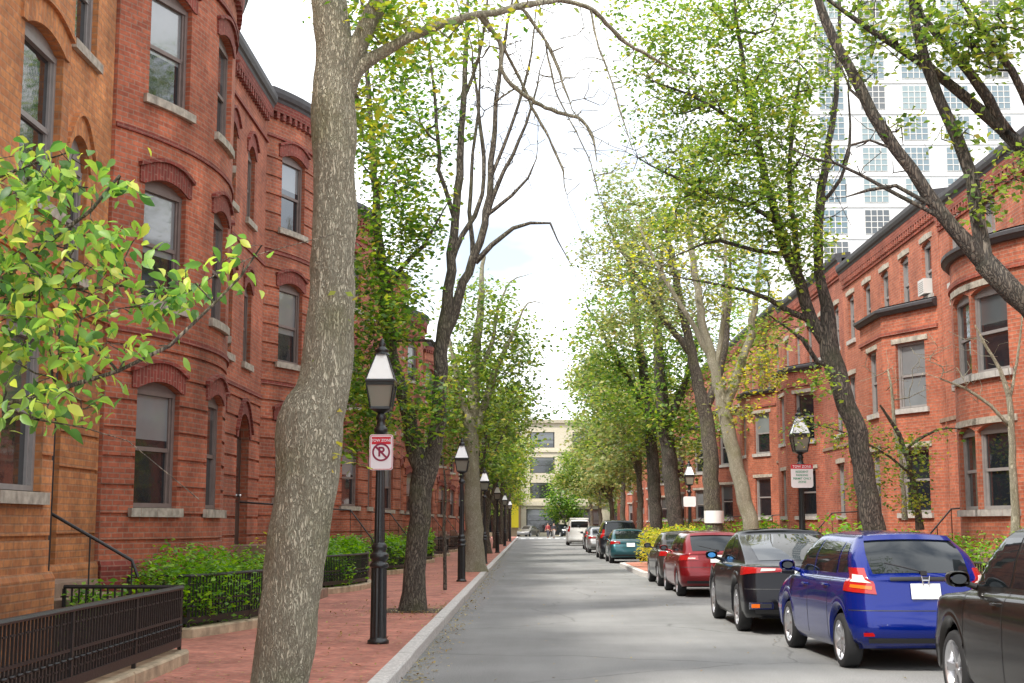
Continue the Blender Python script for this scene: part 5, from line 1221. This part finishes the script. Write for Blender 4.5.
# left row beyond
def street_tree(label, x, y, h, seed, bark, leaf, spread=2.6, crown=(.34, 1.0), n=150, ls=.16, per=9, r=.2, lean=0, group=None, nl=5, lower=.3, leaf2=None, lr=.4):
    rr = random.Random(seed); fk = h*lower; L_ = [[((x, y, .1), r), ((x+rr.uniform(-.1, .1)+lean*.3, y, fk*.5), r*.85), ((x+lean*.6, y, fk), r*.75), ((x+lean+rr.uniform(-.4, .4), y+rr.uniform(-.4, .4), h*.62), r*.42), ((x+lean*1.3+rr.uniform(-.6, .6), y, h*.93), r*.12)]]
    for i in range(nl):
        a = 6.28*i/nl+rr.uniform(-.5, .5); z0 = fk*rr.uniform(.85, 1.5); e = spread*rr.uniform(.55, .85); zt = z0+h*rr.uniform(.25, .45)
        xs = x+lean*.7
        L_.append([((xs, y, z0), r*.5), ((xs+math.cos(a)*e*.35, y+math.sin(a)*e*.35, z0+(zt-z0)*.4), r*.38), ((xs+math.cos(a)*e, y+math.sin(a)*e, zt), r*.14)])
    z0, z1 = h*crown[0], h*crown[1]; bl = []
    for i in range(9):
        a = rr.uniform(0, 6.28); q = rr.uniform(.25, .75)*spread; zc = z0+(z1-z0)*rr.uniform(.15, .85); s_ = spread*rr.uniform(.35, .55)
        bl.append(((x+lean+math.cos(a)*q, y+math.sin(a)*q, zc), (s_, s_, s_*.75), n//9, rr.uniform(.6, 1.1)))
    return tree(label, (x, y, .1), L_, bl, bark, leaf, seed, lsize=ls, per=per, lr=lr, k0=12, group=group, leaf2=leaf2)
Y3 = 43
tree('light green tree third along the left pavement, over the second lamp', P(474, 570, Y3)[:2]+(.13,), [
    LP([(474, 572, 22), (474, 530, 18), (472, 480, 16), (471, 430, 15), (474, 380, 12), (478, 330, 9), (482, 290, 6), (484, 250, 3)], Y3),
    LP([(472, 440, 9), (486, 400, 8), (500, 360, 6), (515, 330, 4)], Y3), LP([(472, 430, 8), (460, 390, 7), (452, 350, 5)], Y3), LP([(474, 380, 7), (490, 350, 5), (498, 310, 4)], Y3)],
    [BL(485, 310, 38, 36, 43, 70, 1.3, .9), BL(500, 360, 42, 34, 43.3, 70, 1.3, 1), BL(470, 390, 36, 40, 43, 60, 1.2, 1), BL(510, 410, 36, 28, 43.5, 50, 1.2, .8), BL(520, 340, 30, 26, 44, 30, 1, .6), BL(455, 440, 22, 32, 43, 34, .8, .9), BL(500, 440, 30, 24, 43, 30, .9, .7)],
    M['bark_pale'], M['leaf_mid'], 6, lsize=.15, per=21, lr=.5, fill=1.15, k0=14)
for i, (y, h, lf) in enumerate(((57, 9.6, 'leaf_mid'), (69, 9.0, 'leaf_fresh'), (84, 10.0, 'leaf_mid'), (100, 9.6, 'leaf_fresh'), (118, 10.5, 'leaf_mid'), (138, 10.5, 'leaf_fresh'))):
    street_tree(['fourth', 'fifth', 'sixth', 'seventh', 'eighth', 'ninth'][i]+' street tree from the near end of the left pavement', -2.1, y, h, 30+i, M['bark'], M[lf], 2.7 if i > 1 else 2.4, (.3, 1), 170, .22, 24, .17, group='trees far down the left pavement', lr=.58)
# R0: leaning tree at the right edge
Y0 = 14.6
tree('dark leaning tree at the right edge, its limbs crossing in front of the white high-rise', (6.35, Y0, .14), [
    [((6.35, Y0, .14), .22), ((6.25, Y0, 1.2), .19), ((6.05, Y0, 2.6), .17)]+LP([(1050, 330, 36), (1015, 292, 34), (985, 262, 32), (955, 228, 22), (925, 190, 19), (897, 150, 18), (872, 110, 17), (848, 66, 15), (826, 20, 13), (806, -30, 10), (780, -100, 6)], Y0, .7),
    LP([(985, 262, 24), (978, 220, 20), (972, 180, 18), (958, 140, 17), (940, 100, 16), (925, 60, 15), (915, 15, 12), (905, -40, 8)], Y0, .7),
    [((6.15, Y0, 1.6), .17), ((6.75, Y0, 3.0), .15)]+LP([(1085, 250, 26), (1055, 190, 23), (1020, 147, 21), (985, 112, 18), (932, 69, 14), (898, 47, 12), (845, 12, 8), (800, -24, 4)], Y0+.3, .7),
    LP([(1012, 138, 18, 14.9), (998, 119, 17, 14.9), (973, 75, 15), (941, 41, 12), (923, 16, 10), (905, -30, 6)], Y0+.2, .7),
    LP([(1050, 185, 14, 14.8), (1035, 120, 13, 14.6), (1010, 70, 12, 14.4), (985, 35, 10, 14.3), (955, -10, 7, 14.3)], Y0, .7),
    LP([(962, 232, 8), (930, 204, 7), (895, 186, 6), (868, 190, 5), (845, 196, 3)], Y0, .7),
    LP([(950, 222, 7), (900, 196, 6), (860, 175, 5), (835, 163, 4), (812, 158, 3), (790, 148, 2)], Y0, .7),
    LP([(895, 150, 6), (870, 140, 4), (850, 145, 4), (842, 165, 3)], Y0, .7),
    LP([(872, 110, 6), (850, 90, 4), (838, 60, 3)], Y0, .7), LP([(925, 70, 6), (925, 30, 5), (935, 0, 4)], Y0, .7)],
    [BL(990, 45, 34, 30, 14.2, 40, .6, .7), BL(955, 30, 30, 26, 14.4, 30, .6, .7), BL(1010, 20, 30, 30, 14, 30, .7, .7), BL(905, 35, 34, 30, 14.6, 34, .7, .7), BL(860, 70, 22, 30, 14.7, 20, .5, .5), BL(995, 190, 20, 18, 14.4, 12, .4, .7), BL(985, 215, 16, 12, 14.5, 8, .3, .7), BL(960, 130, 24, 16, 14.4, 12, .4, .6), BL(870, 15, 40, 26, 14.9, 18, .8, .6), BL(930, -50, 110, 50, 14.6, 120, 1.6, .7), BL(1018, 165, 16, 26, 14.2, 10, .4, .7), BL(890, 120, 24, 18, 14.8, 5, .5, .5)],
    M['bark_dark'], M['leaf_mid'], 7, lsize=.085, per=13, lr=.26, fill=1.2, lump=.6, k0=24, bare=[(P(880, 150, Y0), (.7, .4, .5), 30), (P(820, 165, Y0), (.5, .4, .3), 14)], rough=.012)
# R1: big tree behind the blue car
Y1 = 24.0
tree('tall dark-barked tree behind the blue car with a dense green crown', (6.1, Y1, .14), [
    [((6.15, Y1, .14), .21), ((6.12, Y1, 1.0), .2)]+LP([(868, 500, 28), (860, 450, 26), (848, 405, 25), (836, 370, 27), (828, 335, 24), (822, 290, 14), (818, 250, 13), (820, 205, 12), (826, 160, 10), (834, 110, 8), (838, 60, 6), (840, 0, 4)], Y1, .76),
    LP([(828, 345, 20), (812, 318, 17), (800, 285, 16), (788, 255, 15), (778, 225, 13), (768, 185, 11), (758, 140, 9), (748, 90, 7), (738, 30, 5), (730, -30, 3)], Y1, .76),
    LP([(812, 320, 10), (790, 312, 8), (770, 300, 7), (745, 290, 5), (720, 285, 4), (690, 280, 3)], Y1, .76),
    LP([(800, 285, 9), (796, 240, 8), (790, 190, 7), (792, 140, 6), (800, 80, 4)], Y1, .76),
    LP([(778, 225, 7), (750, 205, 6), (715, 195, 5), (680, 180, 4), (650, 165, 3)], Y1, .76),
    LP([(788, 255, 7), (752, 250, 6), (720, 240, 5), (690, 250, 3)], Y1, .76),
    LP([(834, 365, 9), (818, 362, 7), (802, 340, 6), (790, 330, 5)], Y1, .76),
    LP([(820, 205, 6), (840, 180, 5), (850, 140, 4), (848, 95, 3)], Y1, .76), LP([(758, 140, 6), (725, 115, 5), (690, 95, 4), (650, 80, 3)], Y1, .76)],
    [BL(785, 60, 55, 50, 24, 85, 1.6, .8), BL(750, 110, 60, 50, 23.8, 110, 1.5, 1), BL(705, 60, 60, 50, 24.3, 100, 1.6, .9), BL(795, 150, 44, 50, 24, 60, 1.2, .8), BL(720, 170, 62, 42, 23.8, 90, 1.4, .9), BL(770, 210, 42, 36, 23.6, 60, 1.1, 1), BL(690, 215, 46, 32, 24.2, 46, 1.2, .8), BL(800, 245, 26, 34, 23.6, 34, .8, .9), BL(745, 275, 36, 26, 23.6, 30, .8, .8), BL(660, 120, 44, 40, 24.5, 50, 1.2, .7), BL(650, 60, 40, 36, 24.5, 44, 1.2, .6), BL(700, 0, 100, 40, 24.5, 110, 1.8, .8), BL(800, -20, 70, 50, 24, 70, 1.6, .8), BL(820, 385, 16, 10, 23.6, 8, .4, .8), BL(770, 330, 30, 16, 23.6, 12, .5, .7)],
    M['bark_dark'], M['leaf_mid'], 8, lsize=.1, per=25, lr=.34, fill=1.05, lump=.6, k0=24, tipr=.007, leaf2=(M['leaf_fresh'], .35), bare=[(P(700, 150, Y1), (1.7, 1, 1.7), 180), (P(780, 160, Y1), (1.4, 1, 2.2), 200)])
# small garden trees at the right
tree('small light green tree with drooping sprays in the garden behind the blue car', (8.3, 27.5, .15), [LP([(920, 530, 7), (915, 490, 6), (905, 450, 5), (893, 425, 4), (880, 405, 2)], 27.5), LP([(905, 450, 3), (925, 435, 3), (950, 428, 2)], 27.5), LP([(912, 475, 3), (880, 450, 2.5), (850, 435, 2), (820, 425, 2)], 27.0)],
    [BL(900, 460, 40, 22, 27, 40, .8, .8), BL(860, 440, 34, 16, 26.6, 26, .7, .8), BL(870, 490, 26, 20, 26.8, 20, .6, .8), BL(930, 440, 26, 12, 27, 12, .6, .6), BL(915, 500, 10, 20, 27, 12, .3, 1.2), BL(810, 430, 22, 12, 26, 12, .5, .8)], M['bark'], M['leaf_mid'], 9, lsize=.09, per=15, lr=.3, k0=8, tipr=.005, leaf2=(M['leaf_yellow'], .25))
tree('bare small tree in front of the round brick bay near the right edge', (8.5, 24.5, .15), [LP([(1016, 540, 9), (1014, 480, 8), (1012, 430, 7), (1008, 395, 6), (1000, 370, 4), (985, 345, 3), (975, 325, 2)], 24.5), LP([(1012, 430, 4), (990, 405, 3.5), (965, 388, 3), (940, 378, 2)], 24.5), LP([(1010, 400, 3), (1018, 360, 3), (1022, 320, 2)], 24.5)],
    [], M['bark_pale'], M['leaf_mid'], 10, k0=8, bare=[(P(975, 365, 24.5), (.9, .7, .7), 46), (P(940, 355, 24.5), (.7, .6, .5), 26)])
tree('leafless small tree standing between the big dark tree and the angular bay', (8.6, 30.5, .15), [LP([(905, 520, 5), (902, 470, 4), (896, 430, 4), (893, 400, 3), (888, 370, 2)], 30.5)], [], M['bark_pale'], M['leaf_mid'], 11, k0=8, bare=[(P(895, 380, 30.5), (1.1, .7, 1.0), 50)])
# R2, R3
tree('straight grey tree with a white band round its trunk, behind the red car', (6.05, 44.5, .14), [[((6.05, 44.5, .14), .31), ((6.0, 44.5, 1.2), .29)]+LP([(711, 480, 16), (709, 440, 15), (702, 400, 13), (692, 355, 10), (682, 310, 8), (672, 260, 7), (664, 210, 4)], 44.5), LP([(705, 410, 10), (720, 370, 8), (728, 320, 6), (730, 270, 4)], 44.5), LP([(692, 355, 8), (665, 320, 6), (640, 280, 5), (620, 250, 3)], 44.5)],
    [BL(660, 220, 60, 46, 44.5, 90, 2, .8), BL(620, 260, 44, 40, 44, 60, 1.6, .8), BL(690, 290, 44, 34, 44.5, 50, 1.4, .8), BL(630, 320, 44, 30, 44, 46, 1.4, .8), BL(730, 240, 36, 40, 45, 40, 1.3, .7), BL(700, 170, 50, 40, 45, 50, 1.6, .7), BL(620, 190, 30, 34, 44, 30, 1.3, .6)],
    M['bark'], M['leaf_pale'], 12, tipr=.009, lsize=.14, per=32, lr=.5, fill=1.2, k0=14, bare=[(P(640, 270, 44.5), (2.4, 1.6, 2.2), 240)])
b = MB(); b.lathe([(.315, 1.65), (.32, 2.05)], (6.0, 44.5, 0), 20); tag(b.build('trunk_band', M['white_panel']), 'white band wrapped round the straight grey tree behind the red car', 'band')
tree('pale leaning tree with yellow leaves above the red car', (6.35, 38.2, .14), [[((6.35, 38.2, .14), .25), ((6.3, 38.2, 1.0), .23)]+LP([(744, 500, 15), (735, 460, 14), (727, 425, 14), (722, 405, 13), (715, 370, 10), (704, 330, 9), (696, 280, 7), (690, 230, 6), (686, 180, 4)], 38.2), LP([(724, 410, 11), (737, 375, 9), (748, 340, 8), (756, 300, 6), (760, 260, 4)], 38.2), LP([(712, 360, 7), (690, 320, 5), (660, 270, 4), (640, 230, 3)], 38.2), LP([(715, 370, 6), (722, 330, 5), (726, 280, 4), (724, 230, 3)], 38.2)],
    [BL(755, 375, 32, 24, 38, 34, 1, 1), BL(735, 410, 22, 16, 38, 14, .7, .8), BL(700, 230, 60, 40, 38.2, 70, 1.7, .6), BL(660, 270, 50, 34, 38, 46, 1.4, .6), BL(740, 300, 40, 30, 38, 34, 1.1, .6), BL(770, 350, 16, 20, 38, 14, .6, 1)],
    M['bark_pale'], M['leaf_yellow'], 13, tipr=.008, lsize=.13, per=20, lr=.42, fill=1.1, k0=14, bare=[(P(690, 260, 38.2), (2.2, 1.4, 2.4), 260)], leaf2=(M['leaf_pale'], .5))
# R4: dark pair
tree('dark slim tree, left one of the dark pair beyond the bump-out', (5.7, 61, .14), [[((5.75, 61, .14), .3), ((5.7, 61, 1.2), .28)]+LP([(654, 490, 13), (652, 450, 12), (648, 400, 11), (640, 350, 9), (634, 300, 6), (628, 250, 4)], 61), LP([(650, 420, 8), (632, 385, 6), (612, 350, 5), (596, 320, 3)], 61)],
    [BL(630, 300, 46, 40, 61, 80, 2.4, .9), BL(600, 340, 36, 34, 60.5, 60, 1.9, .9), BL(640, 370, 36, 32, 61, 50, 1.8, .9), BL(600, 400, 34, 28, 60.5, 40, 1.8, .9), BL(640, 430, 26, 22, 61, 30, 1.4, .9), BL(625, 235, 36, 34, 61, 40, 2, .7)], M['bark_dark'], M['leaf_mid'], 14, lsize=.2, per=28, lr=.7, k0=12, leaf2=(M['leaf_deep'], .3))
tree('dark thicker tree, right one of the dark pair beyond the bump-out', (6.3, 58, .14), [[((6.3, 58, .14), .38), ((6.25, 58, 1.2), .34)]+LP([(672, 490, 16), (668, 450, 15), (662, 400, 13), (658, 350, 10), (660, 300, 7), (662, 250, 4)], 58), LP([(666, 430, 9), (682, 390, 7), (694, 350, 5), (700, 310, 3)], 58)],
    [BL(670, 330, 40, 34, 58, 60, 2, .9), BL(700, 370, 36, 34, 58, 50, 1.8, .9), BL(690, 430, 34, 24, 58, 40, 1.6, .9), BL(660, 400, 30, 30, 58, 36, 1.6, .9), BL(740, 330, 30, 30, 58, 30, 1.6, .8)], M['bark_dark'], M['leaf_mid'], 15, lsize=.2, per=28, lr=.7, k0=12, leaf2=(M['leaf_deep'], .4))
for i, (x, y, h, lf, sp) in enumerate(((5.9, 73, 12.5, 'leaf_pale', 3.6), (5.9, 86, 12.5, 'leaf_mid', 3.6), (6.0, 101, 12, 'leaf_pale', 3.8), (6.1, 118, 12, 'leaf_mid', 4), (6.2, 138, 11, 'leaf_pale', 4))):
    street_tree(['first', 'second', 'third', 'fourth', 'fifth'][i]+' street tree beyond the dark pair on the right pavement', x, y, h, 50+i, M['bark'], M[lf], sp, (.26, 1), 270, .27, 26, .2, group='trees far down the right pavement', lr=.75)
for i, (x, y, h, lf, sp) in enumerate(((-5.5, 177, 12, 'leaf_mid', 4.4), (4.6, 177.5, 7.5, 'leaf_deep', 2.6), (10.5, 176.5, 12, 'leaf_mid', 4.6), (-11.5, 178, 11, 'leaf_fresh', 4))):
    street_tree(['tree in front of the tan block at the far end', 'small dark green tree in front of the cream block, behind the white van', 'tree right of the cream block at the far end', 'tree at the far left end of the cross street'][i], x, y, h, 60+i, M['bark'], M[lf], sp, (.2, 1), 200, .34, 22, .22, lr=1.1)
# near-left tree with big leaves
YN = 7.0
tree('leafy young tree reaching in from the left edge with large yellow-green leaves', (-4.6, 5.6, .2), [
    [((-4.6, 5.6, .2), .1), ((-4.5, 5.8, 1.2), .085), ((-4.3, 6.1, 1.9), .07), ((-4.0, 6.4, 2.3), .05)]+LP([(-70, 340, 7, 6.8), (-10, 290, 6, 6.9), (40, 250, 5, 7), (90, 210, 4, 7), (120, 175, 3, 7)], YN),
    [((-4.0, 6.4, 2.1), .045)]+LP([(-60, 420, 6, 6.8), (0, 405, 5), (60, 390, 5), (120, 372, 4), (170, 345, 4), (215, 305, 3), (240, 275, 2.5), (262, 245, 2)], YN),
    LP([(-10, 290, 4), (30, 290, 4), (80, 290, 3.5), (130, 285, 3), (190, 290, 2.5), (225, 270, 2)], YN+.2),
    LP([(0, 405, 4), (40, 420, 3), (80, 425, 2.5)], YN-.2), [((-4.3, 6.1, 1.9), .05), ((-4.2, 6.3, 2.7), .04)]+LP([(-60, 200, 5), (-10, 180, 4), (30, 165, 3), (75, 150, 2)], YN)],
    [BL(40, 190, 46, 34, 7, 34, .45, 1), BL(20, 260, 50, 44, 7, 40, .5, 1), BL(90, 240, 46, 34, 7, 30, .4, .9), BL(40, 340, 60, 40, 7, 42, .5, .9), BL(110, 300, 50, 24, 7.1, 20, .4, .8), BL(55, 400, 46, 26, 6.9, 20, .4, .9), BL(175, 285, 44, 14, 7.1, 14, .3, .9), BL(235, 255, 20, 16, 7, 6, .15, .9), BL(120, 180, 16, 14, 7, 5, .2, .9), BL(75, 158, 14, 12, 7, 5, .2, .9), BL(125, 345, 40, 16, 7, 9, .25, .8), BL(-30, 300, 60, 120, 6.8, 50, .6, 1)],
    M['bark'], M['leaf_near'], 16, lsize=.08, per=5.4, lr=.16, fill=1.05, k0=10, fancy=True, step=.13, wander=.4, droop=.55, up=.35, flare=.1, tipr=.0035)
# ------------------------------------------------------------------ litter
rgL = np.random.default_rng(5)
n = 1500; y = 11+rgL.exponential(28, n); x = -1.34+np.abs(rgL.normal(0, .16, n)); z = np.full(n, .006)
n2 = 260; y2 = rgL.uniform(9, 60, n2); x2 = rgL.uniform(-1.2, 5, n2); z2 = np.full(n2, .006)
n3 = 1200; y3 = 10+rgL.exponential(22, n3); x3 = rgL.uniform(-3.6, -1.55, n3); z3 = np.full(n3, .152)
n4 = 700; y4 = 23.6+rgL.normal(0, .9, n4); x4 = -2+rgL.normal(0, .5, n4); z4 = np.full(n4, .154); x4 = np.minimum(x4, -1.56)
C_ = np.stack([np.concatenate(a) for a in ((x, x2, x3, x4), (y, y2, y3, y4), (z, z2, z3, z4))], 1)
V, F = rand_leaves(C_, .045, rgL, up=6, droop=0, wid=.6); V[:, 2] = np.maximum(V[:, 2], np.repeat(C_[:, 2], 4)-.002)
tag(quadmesh('fallen_leaves', V, F, M['litter']), 'fallen yellow leaves in the gutter and on the brick pavement', kind='stuff')
# ------------------------------------------------------------------ people
def person(label, loc, rz, skin, shirt, trousers, hair, stride=.32, swing=.25, hgt=1.72):
    """standing or walking figure: body skin mesh, clothes and hair as children"""
    def skinmesh(name, V_, E_, Rr, mat, parent=None, root=0, sub=2):
        me = bpy.data.meshes.new(name); me.from_pydata(V_, E_, []); o = bpy.data.objects.new(name, me); COL.objects.link(o)
        m = o.modifiers.new('Skin', 'SKIN'); m.use_smooth_shade = True
        if not me.skin_vertices: me.attributes
        bm = bmesh.new(); bm.from_mesh(me); ly = bm.verts.layers.skin.verify(); bm.verts.ensure_lookup_table()
        for i, v in enumerate(bm.verts): v[ly].radius = (Rr[i], Rr[i]) if not isinstance(Rr[i], tuple) else Rr[i]; v[ly].use_root = (i == root)
        bm.to_mesh(me); bm.free()
        s = o.modifiers.new('Sub', 'SUBSURF'); s.levels = sub; s.render_levels = sub
        dg = bpy.context.evaluated_depsgraph_get(); m2 = bpy.data.meshes.new_from_object(o.evaluated_get(dg)); bpy.data.objects.remove(o)
        m2.materials.clear(); m2.materials.append(mat)
        for p_ in m2.polygons: p_.use_smooth = True
        o = bpy.data.objects.new(name, m2); COL.objects.link(o)
        if parent: o.parent = parent
        return o
    k = hgt/1.72; s_ = stride/2; w = swing
    hipz, shz = .92, 1.42
    J = dict(pel=(0, 0, .95), wst=(0, 0, 1.1), chs=(0, 0, 1.3), nkb=(0, 0, 1.45), nk=(0, .01, 1.52), hd=(0, .02, 1.6), ht=(0, .01, 1.69))
    body_v = [J['pel'], J['wst'], J['chs'], J['nkb'], J['nk'], J['hd'], J['ht']]; Rr = [(.15, .11), (.13, .10), (.155, .11), (.08, .07), .055, (.078, .095), (.055, .06)]; E_ = [(0, 1), (1, 2), (2, 3), (3, 4), (4, 5), (5, 6)]
    def add(p, r, par_): body_v.append(p); Rr.append(r); E_.append((par_, len(body_v)-1)); return len(body_v)-1
    legs = []
    for sd_, f_ in ((-1, 1), (1, -1)):
        a = add((sd_*.09, 0, .88), .09, 0); kn = add((sd_*.1, f_*s_*.5+.03, .5), .06, a); an = add((sd_*.1, f_*s_-.02, .1+(.03 if f_ < 0 else 0)), .04, kn); t_ = add((sd_*.11, f_*s_+.15, .045), .035, an); legs.append(((sd_*.09, 0, .88), (sd_*.1, f_*s_*.5+.03, .5), (sd_*.1, f_*s_-.02, .12)))
        sh = add((sd_*.18, 0, 1.4), .055, 3); el = add((sd_*.23, -f_*w*.3, 1.13), .04, sh); wr_ = add((sd_*.22, -f_*w*.6+.08, .9), .03, el); pm = add((sd_*.215, -f_*w*.66+.1, .83), .028, wr_)
        for q_ in range(4): add((sd_*.21, -f_*w*.66+.07+.02*q_, .765-.006*(1-abs(q_-1.5))), .0095, pm)
        add((sd_*.19, -f_*w*.66+.15, .81), .011, pm)
    rt = skinmesh('person', [tuple(c*k for c in v) for v in body_v], E_, Rr, skin); rt.location = loc; rt.rotation_euler = (0, 0, rz); tag(rt, label, 'person')
    # trousers
    tv = [(0, 0, .95), (0, 0, 1.03)]; tr = [(.165, .125), (.15, .115)]; te = [(0, 1)]
    for L3 in legs:
        pi = 0
        for p_, r_ in zip(L3, (.105, .078, .062)): tv.append(p_); tr.append(r_); te.append((pi, len(tv)-1)); pi = len(tv)-1
    skinmesh('trousers', tv, te, tr, trousers, rt)
    sv = [(0, 0, 1.0), (0, 0, 1.12), (0, 0, 1.3), (0, 0, 1.43)]; sr = [(.17, .13), (.148, .118), (.172, .128), (.11, .09)]; se = [(0, 1), (1, 2), (2, 3)]
    for sd_, f_ in ((-1, 1), (1, -1)):
        pi = 3
        for p_, r_ in (((sd_*.185, 0, 1.4), .072), ((sd_*.23, -f_*w*.3, 1.13), .056), ((sd_*.221, -f_*w*.55+.07, .95), .045)): sv.append(p_); sr.append(r_); se.append((pi, len(sv)-1)); pi = len(sv)-1
    skinmesh('shirt', sv, se, sr, shirt, rt)
    skinmesh('hair', [(0, -.02, 1.57), (0, -.01, 1.66), (0, .015, 1.715)], [(0, 1), (1, 2)], [(.075, .07), (.087, .095), (.06, .065)], hair, rt)
    b = MB()
    for s2 in (-1, 1): b.lathe([(0, -.008), (.009, 0), (0, .008)], (s2*.03, .112, 1.625), 8)
    b.tube([(-.022, .112, 1.555), (.022, .112, 1.555)], .005, 5); b.build('face', M['door_dark'], rt)
    b = MB(); b.tube([(0, .105, 1.62), (0, .128, 1.588), (0, .108, 1.58)], [.008, .014, .008], 6)
    for s2 in (-1, 1): b.lathe([(0, -.028), (.014, 0), (0, .028)], (s2*.083, .01, 1.605), 8)
    b.build('nose_and_ears', skin, rt)
    for s2, L3 in zip((-1, 1), legs):
        b = MB(); q_ = L3[2]; b.tube([(q_[0], q_[1]-.05, .05), (q_[0], q_[1]+.05, .055), (q_[0]+s2*.01, q_[1]+.2, .035)], [.045, .05, .035], 8); b.build('shoe', M['plastic'], rt)
    return rt
sk1 = simple('skin', (.45, .26, .18), .6); hr = simple('hair_brown', (.04, .025, .015), .7)
person('walker in a dark red top and light trousers crossing in the distance', (2.05, 156, 0), R(150), sk1, simple('shirt_red', (.3, .05, .05), .8), simple('trouser_dark', (.05, .05, .07), .8), hr)
person('walker in a black top with a pale stripe crossing beside the red one', (2.75, 157, 0), R(165), sk1, simple('shirt_black', (.04, .04, .05), .8), simple('trouser_light', (.35, .34, .33), .8), hr, stride=.45)
